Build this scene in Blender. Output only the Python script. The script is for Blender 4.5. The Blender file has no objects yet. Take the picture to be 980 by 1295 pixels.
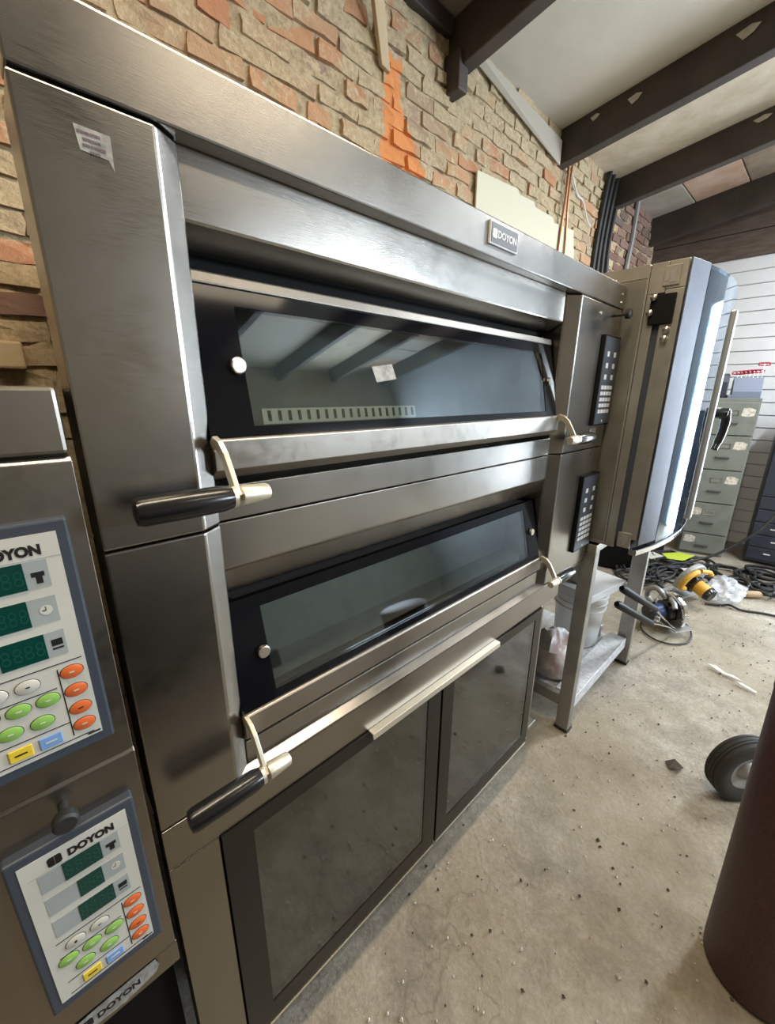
import bpy, bmesh, math, random
from mathutils import Vector, Matrix, noise
random.seed(7)
C = bpy.context.scene.collection
SC = bpy.context.scene
PI = math.pi

# ------------------------------------------------------------------ camera
F_PX, CAM = 512.06, Vector((0.0, -0.62, 1.66))
cam_data = bpy.data.cameras.new('camera')
cam_data.sensor_fit = 'HORIZONTAL'
cam_data.sensor_width = 36.0
cam_data.lens = F_PX / 980.0 * 36.0
cam_data.clip_start = 0.01
cam = bpy.data.objects.new('camera', cam_data)
C.objects.link(cam)
RX = Vector((0.72947177, -0.68396716, 0.00773686))
RD = Vector((-0.18814721, -0.21151375, -0.95909466))
RF = Vector((0.6576257, 0.69817681, -0.28297983))
m = Matrix.Identity(4)
for i in range(3):
    m[i][0], m[i][1], m[i][2], m[i][3] = RX[i], -RD[i], -RF[i], CAM[i]
cam.matrix_world = m
SC.camera = cam

# ------------------------------------------------------------------ world, lights, exposure
SC.view_settings.view_transform = 'Standard'
SC.view_settings.look = 'None'
SC.view_settings.gamma = 1.0
SC.view_settings.use_curve_mapping = False
SC.view_settings.exposure = 0.0
SC.cycles.max_bounces = 8
SC.cycles.sample_clamp_indirect = 6.0
SC.cycles.caustics_reflective = False
SC.cycles.caustics_refractive = False
w = bpy.data.worlds.new('world')
SC.world = w
w.use_nodes = True
bg = w.node_tree.nodes['Background']
bg.inputs[0].default_value = (0.76, 0.88, 1.0, 1)
bg.inputs[1].default_value = 42.0


def area(name, loc, direction, sx, sy, power, col, portal=False):
    d = bpy.data.lights.new(name, 'AREA')
    d.shape = 'RECTANGLE'
    d.size, d.size_y = sx, sy
    d.energy, d.color = power, col
    if portal:
        d.cycles.is_portal = True
    o = bpy.data.objects.new(name, d)
    C.objects.link(o)
    o.location = loc
    o.rotation_euler = Vector(direction).to_track_quat('-Z', 'Y').to_euler()
    return o


# daylight enters by the open garage doorway in the end wall; two warm strip lamps hang under the roof, the cool light is added
area('doorway_portal', (5.90, -1.65, 1.3), (-1, 0, 0), 0.6, 2.6, 1, (1, 1, 1), True)
area('added_window_portal', (4.5, -5.02, 2.6), (0, 1, 0), 2.2, 1.0, 1, (1, 1, 1), True)  # added high window, unseen, lets daylight onto siding and bricks
area('overhead_light', (1.6, -2.5, 3.72), (0, 0, -1), 1.2, 0.3, 15, (1.0, 0.85, 0.64))
area('overhead_light', (0.35, -0.42, 3.42), (0, 0, -1), 2.2, 0.2, 58, (1.0, 0.84, 0.62))
area('overhead_light', (4.3, -1.3, 3.55), (0, 0, -1), 1.4, 0.25, 110, (0.88, 0.94, 1.0))  # added cool light, no such lamp known, brightens siding and far floor

# ------------------------------------------------------------------ materials
MATS = {}


def mat(name, col, rough=0.5, metal=0.0, spec=0.5):
    if name in MATS:
        return MATS[name]
    mt = bpy.data.materials.new(name)
    mt.use_nodes = True
    b = mt.node_tree.nodes['Principled BSDF']
    b.inputs['Base Color'].default_value = (*col, 1)
    b.inputs['Roughness'].default_value = rough
    b.inputs['Metallic'].default_value = metal
    b.inputs['Specular IOR Level'].default_value = spec
    MATS[name] = mt
    return mt


def nd(mt, kind, **kw):
    n = mt.node_tree.nodes.new(kind)
    for k, v in kw.items():
        setattr(n, k, v)
    return n


def ln(mt, a, b):
    mt.node_tree.links.new(a, b)


def coords(mt, scale=(1, 1, 1), kind='Object'):
    tc = nd(mt, 'ShaderNodeTexCoord')
    mp = nd(mt, 'ShaderNodeMapping')
    mp.inputs['Scale'].default_value = scale
    ln(mt, tc.outputs[kind], mp.inputs['Vector'])
    return mp.outputs['Vector']


def wcoords(mt, scale=(1, 1, 1)):
    g = nd(mt, 'ShaderNodeNewGeometry')
    mp = nd(mt, 'ShaderNodeMapping')
    mp.inputs['Scale'].default_value = scale
    ln(mt, g.outputs['Position'], mp.inputs['Vector'])
    return mp.outputs['Vector']


def noise_tex(mt, vec, scale, detail=4, rough=0.6):
    n = nd(mt, 'ShaderNodeTexNoise')
    n.inputs['Scale'].default_value = scale
    n.inputs['Detail'].default_value = detail
    n.inputs['Roughness'].default_value = rough
    ln(mt, vec, n.inputs['Vector'])
    return n.outputs['Fac']


def ramp(mt, fac, stops):
    r = nd(mt, 'ShaderNodeValToRGB')
    e = r.color_ramp.elements
    while len(e) < len(stops):
        e.new(0.5)
    for k, (p, c) in enumerate(stops):
        e[k].position = p
        e[k].color = (*c, 1) if len(c) == 3 else c
    ln(mt, fac, r.inputs['Fac'])
    return r.outputs['Color']


def mixc(mt, fac, a, b):
    x = nd(mt, 'ShaderNodeMix', data_type='RGBA')
    if isinstance(fac, float):
        x.inputs[0].default_value = fac
    else:
        ln(mt, fac, x.inputs[0])
    for s, v in ((6, a), (7, b)):
        if isinstance(v, tuple):
            x.inputs[s].default_value = (*v, 1)
        else:
            ln(mt, v, x.inputs[s])
    return x.outputs[2]


def bump(mt, h, strength=0.3, dist=0.01):
    b = nd(mt, 'ShaderNodeBump')
    b.inputs['Strength'].default_value = strength
    b.inputs['Distance'].default_value = dist
    ln(mt, h, b.inputs['Height'])
    ln(mt, b.outputs['Normal'], mt.node_tree.nodes['Principled BSDF'].inputs['Normal'])


def psock(mt, name):
    return mt.node_tree.nodes['Principled BSDF'].inputs[name]


def g(v):
    return (v, v, v)


def metal_sheet(name, col, r0, r1, scale, smudge=0.12):
    mt = mat(name, col, 0.3, 1.0)
    v = wcoords(mt, scale)
    f = noise_tex(mt, v, 1.0, 3)
    v2 = wcoords(mt)
    f2 = noise_tex(mt, v2, 6.0, 3)
    a = nd(mt, 'ShaderNodeMath', operation='ADD')
    ln(mt, f, a.inputs[0])
    ln(mt, f2, a.inputs[1])
    r = ramp(mt, a.outputs[0], [(0.6, g(r0)), (1.0, g(r1))])
    s = nd(mt, 'ShaderNodeSeparateColor')
    ln(mt, r, s.inputs[0])
    ln(mt, s.outputs[0], psock(mt, 'Roughness'))
    c = ramp(mt, f2, [(0.3, tuple(x * (1 - smudge) for x in col)), (0.7, col)])
    ln(mt, c, psock(mt, 'Base Color'))
    bump(mt, f, 0.06, 0.002)
    return mt


steel = metal_sheet('brushed_steel', (0.38, 0.36, 0.33), 0.17, 0.27, (40, 40, 900))
steel_soft = metal_sheet('satin_steel', (0.38, 0.35, 0.31), 0.27, 0.36, (60, 900, 60))
steel_leg = metal_sheet('dull_steel', (0.42, 0.40, 0.37), 0.4, 0.55, (60, 60, 20), 0.25)
blue_steel = metal_sheet('blue_grey_steel', (0.12, 0.123, 0.14), 0.4, 0.52, (60, 60, 20), 0.2)
chrome = mat('chrome', (0.75, 0.75, 0.75), 0.1, 1.0)
nickel = mat('satin_nickel', (0.66, 0.63, 0.57), 0.28, 1.0)
cast = mat('cast_metal', (0.78, 0.72, 0.58), 0.38, 0.85)
trimstrip = mat('bright_aluminium', (0.85, 0.80, 0.68), 0.35, 0.9)
black_grip = mat('black_grip', (0.012, 0.012, 0.012), 0.22)
black_enamel = mat('black_enamel', (0.006, 0.006, 0.008), 0.08, 0, 0.22)
black_matt = mat('black_matt', (0.008, 0.008, 0.008), 0.7, 0, 0.15)
black_rubber = mat('black_rubber', (0.02, 0.02, 0.02), 0.55)
tyre_rubber = mat('tyre_rubber', (0.03, 0.028, 0.025), 0.75)
navy = mat('dark_blue_grey', (0.05, 0.06, 0.08), 0.45)
cavity = mat('oven_cavity', (0.12, 0.12, 0.11), 0.6)
cavity_light = mat('oven_stone', (0.50, 0.48, 0.41), 0.8)
panel_white = mat('panel_white', (0.60, 0.585, 0.52), 0.4)
panel_grey = mat('panel_grey', (0.36, 0.39, 0.38), 0.4)
disp_green = mat('display_green', (0.004, 0.05, 0.038), 0.2)
digit_green = mat('display_digit', (0.006, 0.075, 0.055), 0.3)
btn_green = mat('button_green', (0.27, 0.50, 0.11), 0.35)
btn_red = mat('button_orange', (0.72, 0.15, 0.04), 0.35)
btn_yellow = mat('button_yellow', (0.80, 0.58, 0.05), 0.35)
btn_blue = mat('button_blue', (0.20, 0.36, 0.68), 0.35)
ink = mat('black_ink', (0.01, 0.01, 0.01), 0.5)
ink_purple = mat('faded_ink', (0.14, 0.09, 0.10), 0.6)
white_print = mat('white_print', (0.75, 0.75, 0.75), 0.5)
white_plastic = mat('white_plastic', (0.72, 0.72, 0.71), 0.4)
paper_w = mat('white_paper', (0.66, 0.64, 0.58), 0.8)
paper_cream = mat('cream_card', (0.66, 0.61, 0.46), 0.75)
paper_lime = mat('lime_paper', (0.55, 0.68, 0.06), 0.7)
red_paint = mat('red_plastic', (0.40, 0.03, 0.05), 0.4)
yellow_tool = mat('yellow_plastic', (0.72, 0.40, 0.05), 0.45)
blue_tool = mat('blue_plastic', (0.03, 0.07, 0.20), 0.4)
tool_grey = mat('tool_grey', (0.35, 0.35, 0.34), 0.45, 0.4)
copper = mat('copper_pipe', (0.50, 0.26, 0.15), 0.4, 0.8)
hose_tan = mat('tan_hose', (0.42, 0.30, 0.18), 0.6)
cab_black = mat('black_cabinet_paint', (0.035, 0.042, 0.06), 0.4)
dark_wood = mat('dark_wood', (0.05, 0.036, 0.028), 0.7)
pale_wood = mat('pale_wood', (0.55, 0.42, 0.26), 0.7)
raw_grey = mat('weathered_board', (0.44, 0.39, 0.32), 0.75)


def sticker_mat():
    mt = mat('worn_sticker', (0.45, 0.43, 0.40), 0.5)
    f = noise_tex(mt, wcoords(mt), 60, 4)
    ln(mt, ramp(mt, f, [(0.35, (0.20, 0.19, 0.17)), (0.6, (0.38, 0.37, 0.34))]), psock(mt, 'Base Color'))
    return mt


def maroon_mat():
    mt = mat('maroon_paint', (0.06, 0.025, 0.025), 0.5)
    f = noise_tex(mt, wcoords(mt), 120, 3)
    ln(mt, ramp(mt, f, [(0.3, (0.048, 0.018, 0.018)), (0.7, (0.085, 0.036, 0.034))]), psock(mt, 'Base Color'))
    bump(mt, f, 0.1, 0.002)
    return mt


def cabinet_mat():
    mt = mat('grey_green_paint', (0.2, 0.21, 0.185), 0.45)
    f = noise_tex(mt, wcoords(mt), 9, 4)
    ln(mt, ramp(mt, f, [(0.3, (0.165, 0.175, 0.15)), (0.7, (0.215, 0.225, 0.195))]), psock(mt, 'Base Color'))
    return mt


def label_mat():
    mt = mat('torn_paper_label', (0.6, 0.56, 0.48), 0.8)
    f = noise_tex(mt, wcoords(mt), 40, 4)
    ln(mt, ramp(mt, f, [(0.35, (0.45, 0.36, 0.26)), (0.55, (0.68, 0.64, 0.57))]), psock(mt, 'Base Color'))
    return mt


def poly_mat():
    mt = mat('clear_polythene', (0.8, 0.82, 0.85), 0.25)
    psock(mt, 'Alpha').default_value = 0.38
    f = noise_tex(mt, wcoords(mt), 30, 4)
    bump(mt, f, 0.6, 0.01)
    return mt


def bag_mat():
    mt = mat('white_bag_plastic', (0.74, 0.70, 0.70), 0.35)
    v = wcoords(mt)
    z = nd(mt, 'ShaderNodeTexNoise')
    z.inputs['Scale'].default_value = 9
    ln(mt, v, z.inputs['Vector'])
    ln(mt, ramp(mt, z.outputs['Fac'], [(0.42, (0.74, 0.73, 0.73)), (0.62, (0.50, 0.36, 0.35))]), psock(mt, 'Base Color'))
    bump(mt, noise_tex(mt, v, 22, 3), 0.5, 0.01)
    return mt


def glass_mat(name, tint, rough=0.03, ior=1.5):
    mt = bpy.data.materials.new(name)
    mt.use_nodes = True
    nt = mt.node_tree
    nt.nodes.clear()
    out = nt.nodes.new('ShaderNodeOutputMaterial')
    mx = nt.nodes.new('ShaderNodeMixShader')
    fr = nt.nodes.new('ShaderNodeFresnel')
    ge = nt.nodes.new('ShaderNodeNewGeometry')
    io = nt.nodes.new('ShaderNodeMix')
    io.inputs[2].default_value, io.inputs[3].default_value = ior, 1.0 / ior
    nt.links.new(ge.outputs['Backfacing'], io.inputs[0])
    nt.links.new(io.outputs[0], fr.inputs['IOR'])
    tr = nt.nodes.new('ShaderNodeBsdfTransparent')
    tr.inputs[0].default_value = (*tint, 1)
    gl = nt.nodes.new('ShaderNodeBsdfGlossy')
    gl.inputs['Roughness'].default_value = rough
    gl.inputs[0].default_value = (0.9, 0.95, 1, 1)
    nt.links.new(fr.outputs[0], mx.inputs[0])
    nt.links.new(tr.outputs[0], mx.inputs[1])
    nt.links.new(gl.outputs[0], mx.inputs[2])
    nt.links.new(mx.outputs[0], out.inputs[0])
    return mt


glass_oven = glass_mat('oven_glass', (0.80, 0.85, 0.84), 0.02, 2.15)
glass_proof = glass_mat('proofer_glass', (0.55, 0.55, 0.53), 0.05, 2.3)
glass_combi = glass_mat('curved_glass', (0.35, 0.42, 0.48), 0.03, 2.0)


def concrete():
    mt = mat('concrete_floor', (0.4, 0.36, 0.3), 0.85)
    v = wcoords(mt)
    big = noise_tex(mt, v, 0.9, 5, 0.65)
    mid = noise_tex(mt, v, 7, 6, 0.7)
    fine = noise_tex(mt, v, 70, 4, 0.7)
    c1 = ramp(mt, mid, [(0.33, (0.20, 0.17, 0.125)), (0.5, (0.335, 0.29, 0.225)), (0.66, (0.46, 0.415, 0.345))])
    c2 = ramp(mt, fine, [(0.35, (0.24, 0.205, 0.155)), (0.65, (0.58, 0.53, 0.45))])
    c = mixc(mt, 0.35, c1, c2)
    st = ramp(mt, big, [(0.42, g(0)), (0.62, g(1))])
    c = mixc(mt, st, c, mixc(mt, 0.65, c, (0.27, 0.225, 0.145)))
    sm = ramp(mt, noise_tex(mt, v, 2.4, 6, 0.7), [(0.50, g(0)), (0.68, g(0.55))])
    c = mixc(mt, sm, c, (0.17, 0.145, 0.115))
    vo = nd(mt, 'ShaderNodeTexVoronoi', feature='DISTANCE_TO_EDGE')
    vo.inputs['Scale'].default_value = 0.42
    wv = nd(mt, 'ShaderNodeVectorMath', operation='ADD')
    nz = nd(mt, 'ShaderNodeTexNoise')
    nz.inputs['Scale'].default_value = 2.5
    nz.inputs['Detail'].default_value = 5
    ln(mt, v, nz.inputs['Vector'])
    ln(mt, v, wv.inputs[0])
    ln(mt, nz.outputs['Color'], wv.inputs[1])
    ln(mt, wv.outputs[0], vo.inputs['Vector'])
    ck = ramp(mt, vo.outputs['Distance'], [(0.0, g(1)), (0.004, g(0))])
    ckm = nd(mt, 'ShaderNodeMath', operation='MULTIPLY')
    ln(mt, ck, ckm.inputs[0])
    ckm.inputs[1].default_value = 0.4
    c = mixc(mt, ckm.outputs[0], c, (0.12, 0.10, 0.075))
    ln(mt, c, psock(mt, 'Base Color'))
    add = nd(mt, 'ShaderNodeMath', operation='ADD')
    ln(mt, mid, add.inputs[0])
    ln(mt, fine, add.inputs[1])
    bump(mt, add.outputs[0], 0.35, 0.01)
    return mt


def spray(mt, col):
    """orange spray paint: a streak fixed on the wall"""
    v = wcoords(mt)
    sp = nd(mt, 'ShaderNodeSeparateXYZ')
    ln(mt, v, sp.inputs[0])

    def M(op, a, b=None, c=None):
        n = nd(mt, 'ShaderNodeMath', operation=op)
        for i, q in enumerate((a, b, c)):
            if q is None:
                continue
            if isinstance(q, (int, float)):
                n.inputs[i].default_value = q
            else:
                ln(mt, q, n.inputs[i])
        return n.outputs[0]
    dz = M('MINIMUM', M('MAXIMUM', M('SUBTRACT', 3.0, sp.outputs['Z']), 0.0), 0.22)
    cx = M('MULTIPLY_ADD', dz, 0.35, 1.695)
    hw = M('MULTIPLY_ADD', dz, 0.4, 0.072)
    wob = M('MULTIPLY_ADD', noise_tex(mt, v, 22, 3), 0.12, -0.06)
    d = M('ADD', M('ABSOLUTE', M('SUBTRACT', sp.outputs['X'], cx)), wob)
    e = M('SUBTRACT', hw, d)
    top = M('SUBTRACT', 3.20, M('ADD', sp.outputs['Z'], wob))
    top = M('MINIMUM', top, M('SUBTRACT', M('ADD', sp.outputs['Z'], wob), 2.70))
    k = M('MULTIPLY', M('MINIMUM', e, top), 60.0)
    n = nd(mt, 'ShaderNodeClamp')
    ln(mt, k, n.inputs[0])
    f = M('MULTIPLY', n.outputs[0], 0.85)
    return mixc(mt, f, col, (0.78, 0.27, 0.07))


def brick_mat(name, reds, washes, wash_at):
    mt = mat(name, (0.4, 0.25, 0.15), 0.9)
    oi = nd(mt, 'ShaderNodeObjectInfo')
    base = ramp(mt, oi.outputs['Random'], reds)
    v = wcoords(mt)
    n1 = noise_tex(mt, v, 4.0, 5, 0.7)
    n2 = noise_tex(mt, v, 45, 5, 0.75)
    a = nd(mt, 'ShaderNodeMath', operation='MULTIPLY_ADD')
    ln(mt, n2, a.inputs[0])
    a.inputs[1].default_value = 0.55
    ln(mt, n1, a.inputs[2])
    r2 = nd(mt, 'ShaderNodeMath', operation='MULTIPLY_ADD')
    ln(mt, oi.outputs['Random'], r2.inputs[0])
    r2.inputs[1].default_value = 0.3
    ln(mt, a.outputs[0], r2.inputs[2])
    msk = ramp(mt, r2.outputs[0], [(wash_at, g(0)), (wash_at + 0.16, g(1))])
    wash = ramp(mt, n2, [(0.3, washes[0]), (0.7, washes[1])])
    c = mixc(mt, msk, base, wash)
    ln(mt, spray(mt, c), psock(mt, 'Base Color'))
    bump(mt, n2, 0.7, 0.012)
    return mt


reds = [(0.0, (0.50, 0.23, 0.12)), (0.3, (0.55, 0.31, 0.17)), (0.6, (0.46, 0.32, 0.20)), (1.0, (0.30, 0.22, 0.18))]
washes = ((0.36, 0.275, 0.16), (0.64, 0.51, 0.33))
brick_pale = brick_mat('pale_brick', reds, washes, 0.68)
brick_red = brick_mat('red_brick', reds, washes, 0.90)
brick_shaded = brick_mat('shaded_brick', [(0, (0.20, 0.11, 0.08)), (0.5, (0.27, 0.17, 0.13)), (1, (0.17, 0.12, 0.10))], ((0.3, 0.23, 0.17), (0.42, 0.33, 0.25)), 1.0)  # darkened bricks: shade of the corner and oven gap is in the colour


def mortar():
    mt = mat('lime_mortar', (0.42, 0.34, 0.22), 0.95)
    v = wcoords(mt)
    f = noise_tex(mt, v, 18, 6, 0.75)
    ln(mt, spray(mt, ramp(mt, f, [(0.3, (0.22, 0.165, 0.095)), (0.5, (0.47, 0.37, 0.23)), (0.7, (0.60, 0.49, 0.33))])), psock(mt, 'Base Color'))
    bump(mt, f, 0.8, 0.02)
    return mt


def noisy(name, c0, c1, scale, rough=0.8, sc=(1, 1, 1), b=0.2):
    mt = mat(name, c0, rough)
    f = noise_tex(mt, wcoords(mt, sc), scale, 5, 0.65)
    ln(mt, ramp(mt, f, [(0.35, c0), (0.65, c1)]), psock(mt, 'Base Color'))
    bump(mt, f, b, 0.005)
    return mt


ceil_grey = noisy('grey_ceiling_board', (0.58, 0.53, 0.44), (0.66, 0.61, 0.52), 1.5, b=0.05)
ceil_tan = noisy('tan_ceiling_board', (0.48, 0.40, 0.29), (0.62, 0.54, 0.42), 5, b=0.1)
ceil_brown = noisy('brown_ceiling_plank', (0.20, 0.15, 0.11), (0.32, 0.25, 0.18), 4)
ceil_pink = noisy('pinkish_ceiling_plank', (0.42, 0.27, 0.19), (0.55, 0.40, 0.31), 4)
ceil_dull = noisy('dull_ceiling_plank', (0.34, 0.30, 0.25), (0.42, 0.38, 0.33), 4)
beam_mat = noisy('flaking_dark_paint', (0.040, 0.031, 0.025), (0.070, 0.055, 0.045), 3, 0.6)
flake_mat = noisy('peeling_paint', (0.5, 0.46, 0.38), (0.62, 0.58, 0.5), 30)
siding_mat = noisy('white_siding', (0.68, 0.69, 0.71), (0.76, 0.77, 0.79), 3, 0.5, b=0.02)
brown_board = noisy('brown_wall_board', (0.085, 0.06, 0.045), (0.14, 0.10, 0.08), 5, sc=(1, 1, 6))
room_wall = noisy('tan_room_wall', (0.33, 0.26, 0.17), (0.42, 0.34, 0.23), 3)
room_dark = noisy('drab_dado', (0.20, 0.19, 0.16), (0.28, 0.27, 0.23), 3)
oven_side = noisy('grey_side_sheet', (0.24, 0.235, 0.20), (0.31, 0.30, 0.26), 6, 0.4, b=0.03)
psock(oven_side, 'Metallic').default_value = 0.75
combi_steel = noisy('worn_combi_steel', (0.40, 0.39, 0.34), (0.50, 0.48, 0.43), 8, 0.38, b=0.03)
psock(combi_steel, 'Metallic').default_value = 0.85
shelf_mat = noisy('flour_dusted_steel', (0.48, 0.49, 0.50), (0.72, 0.73, 0.74), 40, 0.55)
psock(shelf_mat, 'Metallic').default_value = 0.4

# ------------------------------------------------------------------ mesh building
ORG = {}


class MB:
    def __init__(s):
        s.v, s.f, s.m = [], [], []

    def add(s, verts, faces, mi=0, T=None):
        n = len(s.v)
        s.v += [T(p) if T else tuple(p) for p in verts]
        s.f += [tuple(n + i for i in q) for q in faces]
        s.m += [mi] * len(faces)
        return s

    def box(s, x0, x1, y0, y1, z0, z1, mi=0, T=None):
        vs = [(x, y, z) for z in (z0, z1) for y in (y0, y1) for x in (x0, x1)]
        return s.add(vs, [(0, 2, 3, 1), (4, 5, 7, 6), (0, 1, 5, 4), (2, 6, 7, 3), (0, 4, 6, 2), (1, 3, 7, 5)], mi, T)

    def prism_x(s, prof, x0, x1, mi=0, T=None):          # closed (y, z) profile
        n = len(prof)
        vs = [(x0, y, z) for y, z in prof] + [(x1, y, z) for y, z in prof]
        fs = [(i, (i + 1) % n, n + (i + 1) % n, n + i) for i in range(n)]
        return s.add(vs, fs + [tuple(range(n))[::-1], tuple(range(n, 2 * n))], mi, T)

    def prism_z(s, prof, z0, z1, mi=0, T=None):          # closed (x, y) profile
        n = len(prof)
        vs = [(x, y, z0) for x, y in prof] + [(x, y, z1) for x, y in prof]
        fs = [(i, (i + 1) % n, n + (i + 1) % n, n + i) for i in range(n)]
        return s.add(vs, fs + [tuple(range(n))[::-1], tuple(range(n, 2 * n))], mi, T)

    def prism_y(s, prof, y0, y1, mi=0, T=None):          # closed (x, z) profile
        n = len(prof)
        vs = [(x, y0, z) for x, z in prof] + [(x, y1, z) for x, z in prof]
        fs = [(i, (i + 1) % n, n + (i + 1) % n, n + i) for i in range(n)]
        return s.add(vs, fs + [tuple(range(n))[::-1], tuple(range(n, 2 * n))], mi, T)

    def rings(s, rings, cap=True, mi=0, T=None, closed=False):
        n, k = len(rings[0]), len(rings)
        vs = [p for r in rings for p in r]
        fs = []
        for j in range(k if closed else k - 1):
            a, b = j * n, ((j + 1) % k) * n
            fs += [(a + i, a + (i + 1) % n, b + (i + 1) % n, b + i) for i in range(n)]
        if cap and not closed:
            fs += [tuple(range(n))[::-1], tuple(range((k - 1) * n, k * n))]
        return s.add(vs, fs, mi, T)

    def tube(s, pts, r, n=8, mi=0, T=None, closed=False):
        pts = [Vector(p) for p in pts]
        rs = r if isinstance(r, (list, tuple)) else [r] * len(pts)
        rr, up = [], None
        k = len(pts)
        for i, p in enumerate(pts):
            if closed:
                d = pts[(i + 1) % k] - pts[i - 1]
            else:
                d = pts[min(i + 1, k - 1)] - pts[max(i - 1, 0)]
            d.normalize()
            if up is None:
                up = Vector((0, 0, 1)) if abs(d.z) < 0.9 else Vector((1, 0, 0))
            a = d.cross(up).normalized()
            up = a.cross(d).normalized()
            rr.append([tuple(p + (a * math.cos(t) + up * math.sin(t)) * rs[i]) for t in (2 * PI * q / n for q in range(n))])
        return s.rings(rr, True, mi, T, closed)

    def lathe(s, prof, c=(0, 0, 0), n=24, mi=0, axis='z', T=None):   # prof: (radius, height)
        rr = []
        for r, h in prof:
            ring = []
            for q in range(n):
                a = 2 * PI * q / n
                x, y = r * math.cos(a), r * math.sin(a)
                p = {'z': (x, y, h), 'y': (x, h, -y), 'x': (h, x, y)}[axis]
                ring.append((c[0] + p[0], c[1] + p[1], c[2] + p[2]))
            rr.append(ring)
        return s.rings(rr, True, mi, T)

    def build(s, name, mats, parent=None, bevel=0.0, smooth=False, local=False, seg=2):
        me = bpy.data.meshes.new(name)
        o = Vector((0, 0, 0))
        if parent is not None and not local:
            o = ORG.get(parent, o)
        me.from_pydata([(p[0] - o[0], p[1] - o[1], p[2] - o[2]) for p in s.v], [], s.f)
        for q in (mats if isinstance(mats, (list, tuple)) else [mats]):
            me.materials.append(q)
        bm = bmesh.new()
        bm.from_mesh(me)
        bmesh.ops.recalc_face_normals(bm, faces=bm.faces)
        bm.to_mesh(me)
        bm.free()
        for p, mi in zip(me.polygons, s.m):
            p.material_index = mi
            p.use_smooth = smooth
        ob = bpy.data.objects.new(name, me)
        C.objects.link(ob)
        if parent is not None:
            ob.parent = parent
            ORG[ob] = o
        if bevel:
            b = ob.modifiers.new('bevel', 'BEVEL')
            b.width, b.segments, b.limit_method, b.angle_limit = bevel, seg, 'ANGLE', 0.6
            b.harden_normals = False
        if smooth:
            try:
                me.set_sharp_from_angle(angle=0.7)
            except Exception:
                pass
        return ob


def tag(o, label=None, cat=None, group=None, kind=None):
    if label:
        o['label'] = label
    if cat:
        o['category'] = cat
    if group:
        o['group'] = group
    if kind:
        o['kind'] = kind
    return o


def thing(name, label, cat, loc=(0, 0, 0), rz=0.0, group=None):
    o = bpy.data.objects.new(name, None)
    o.empty_display_size = 0.1
    C.objects.link(o)
    o.location = loc
    o.rotation_euler = (0, 0, rz)
    ORG[o] = Vector(loc)
    return tag(o, label, cat, group)


def copy_tree(o, parent=None):
    c = o.copy()
    C.objects.link(c)
    c.parent = parent
    ORG[c] = ORG.get(o, Vector((0, 0, 0)))
    for ch in list(o.children):
        copy_tree(ch, c)
    return c


def smooth_path(pts, k=6):
    pts = [Vector(p) for p in pts]
    out = []
    for i in range(len(pts) - 1):
        p0, p1, p2, p3 = pts[max(i - 1, 0)], pts[i], pts[i + 1], pts[min(i + 2, len(pts) - 1)]
        for j in range(k):
            t = j / k
            out.append(0.5 * ((2 * p1) + (p2 - p0) * t + (2 * p0 - 5 * p1 + 4 * p2 - p3) * t * t + (3 * p1 - p0 - 3 * p2 + p3) * t ** 3))
    return out + [pts[-1]]


def text_mb(txt, size, x, y, z, thick=0.0006, offset=0.0, width=None):
    """flat lettering in the plane y, facing -Y; x, z = left end of the base line"""
    cu = bpy.data.curves.new('txt', 'FONT')
    cu.body, cu.size, cu.extrude, cu.offset = txt, size, thick, offset
    cu.resolution_u = 3
    ob = bpy.data.objects.new('txt', cu)
    C.objects.link(ob)
    me = bpy.data.meshes.new_from_object(ob.evaluated_get(bpy.context.evaluated_depsgraph_get()))
    bpy.data.objects.remove(ob)
    xs = [v.co.x for v in me.vertices]
    x0, x1 = min(xs), max(xs)
    kx = width / (x1 - x0) if width else 1.0
    mb = MB()
    mb.add([(x + (v.co.x - x0) * kx, y - v.co.z, z + v.co.y) for v in me.vertices], [tuple(p.vertices) for p in me.polygons])
    bpy.data.meshes.remove(me)
    return mb


# ================================================================== SETTING
WY, WX = 1.20, 5.85            # brick wall plane, end wall plane
SL = 0.13                      # roof rises away from the brick wall


def roof(y):
    return 3.50 + SL * (WY - y)


# floor
fl = MB()
NX, NY = 60, 50
vs, fs = [], []
for j in range(NY + 1):
    for i in range(NX + 1):
        x, y = -2.2 + 8.2 * i / NX, -5.0 + 6.3 * j / NY
        vs.append((x, y, 0.004 * (noise.noise(Vector((x * 1.7, y * 1.7, 0))) - 0.5) - 0.002))
for j in range(NY):
    for i in range(NX):
        a = j * (NX + 1) + i
        fs.append((a, a + 1, a + NX + 2, a + NX + 1))
fl.add(vs, fs)
fl.box(-2.2, 6.0, -5.0, 1.3, -0.15, -0.03)
floor = tag(fl.build('floor', concrete(), smooth=True), kind='structure')

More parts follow.
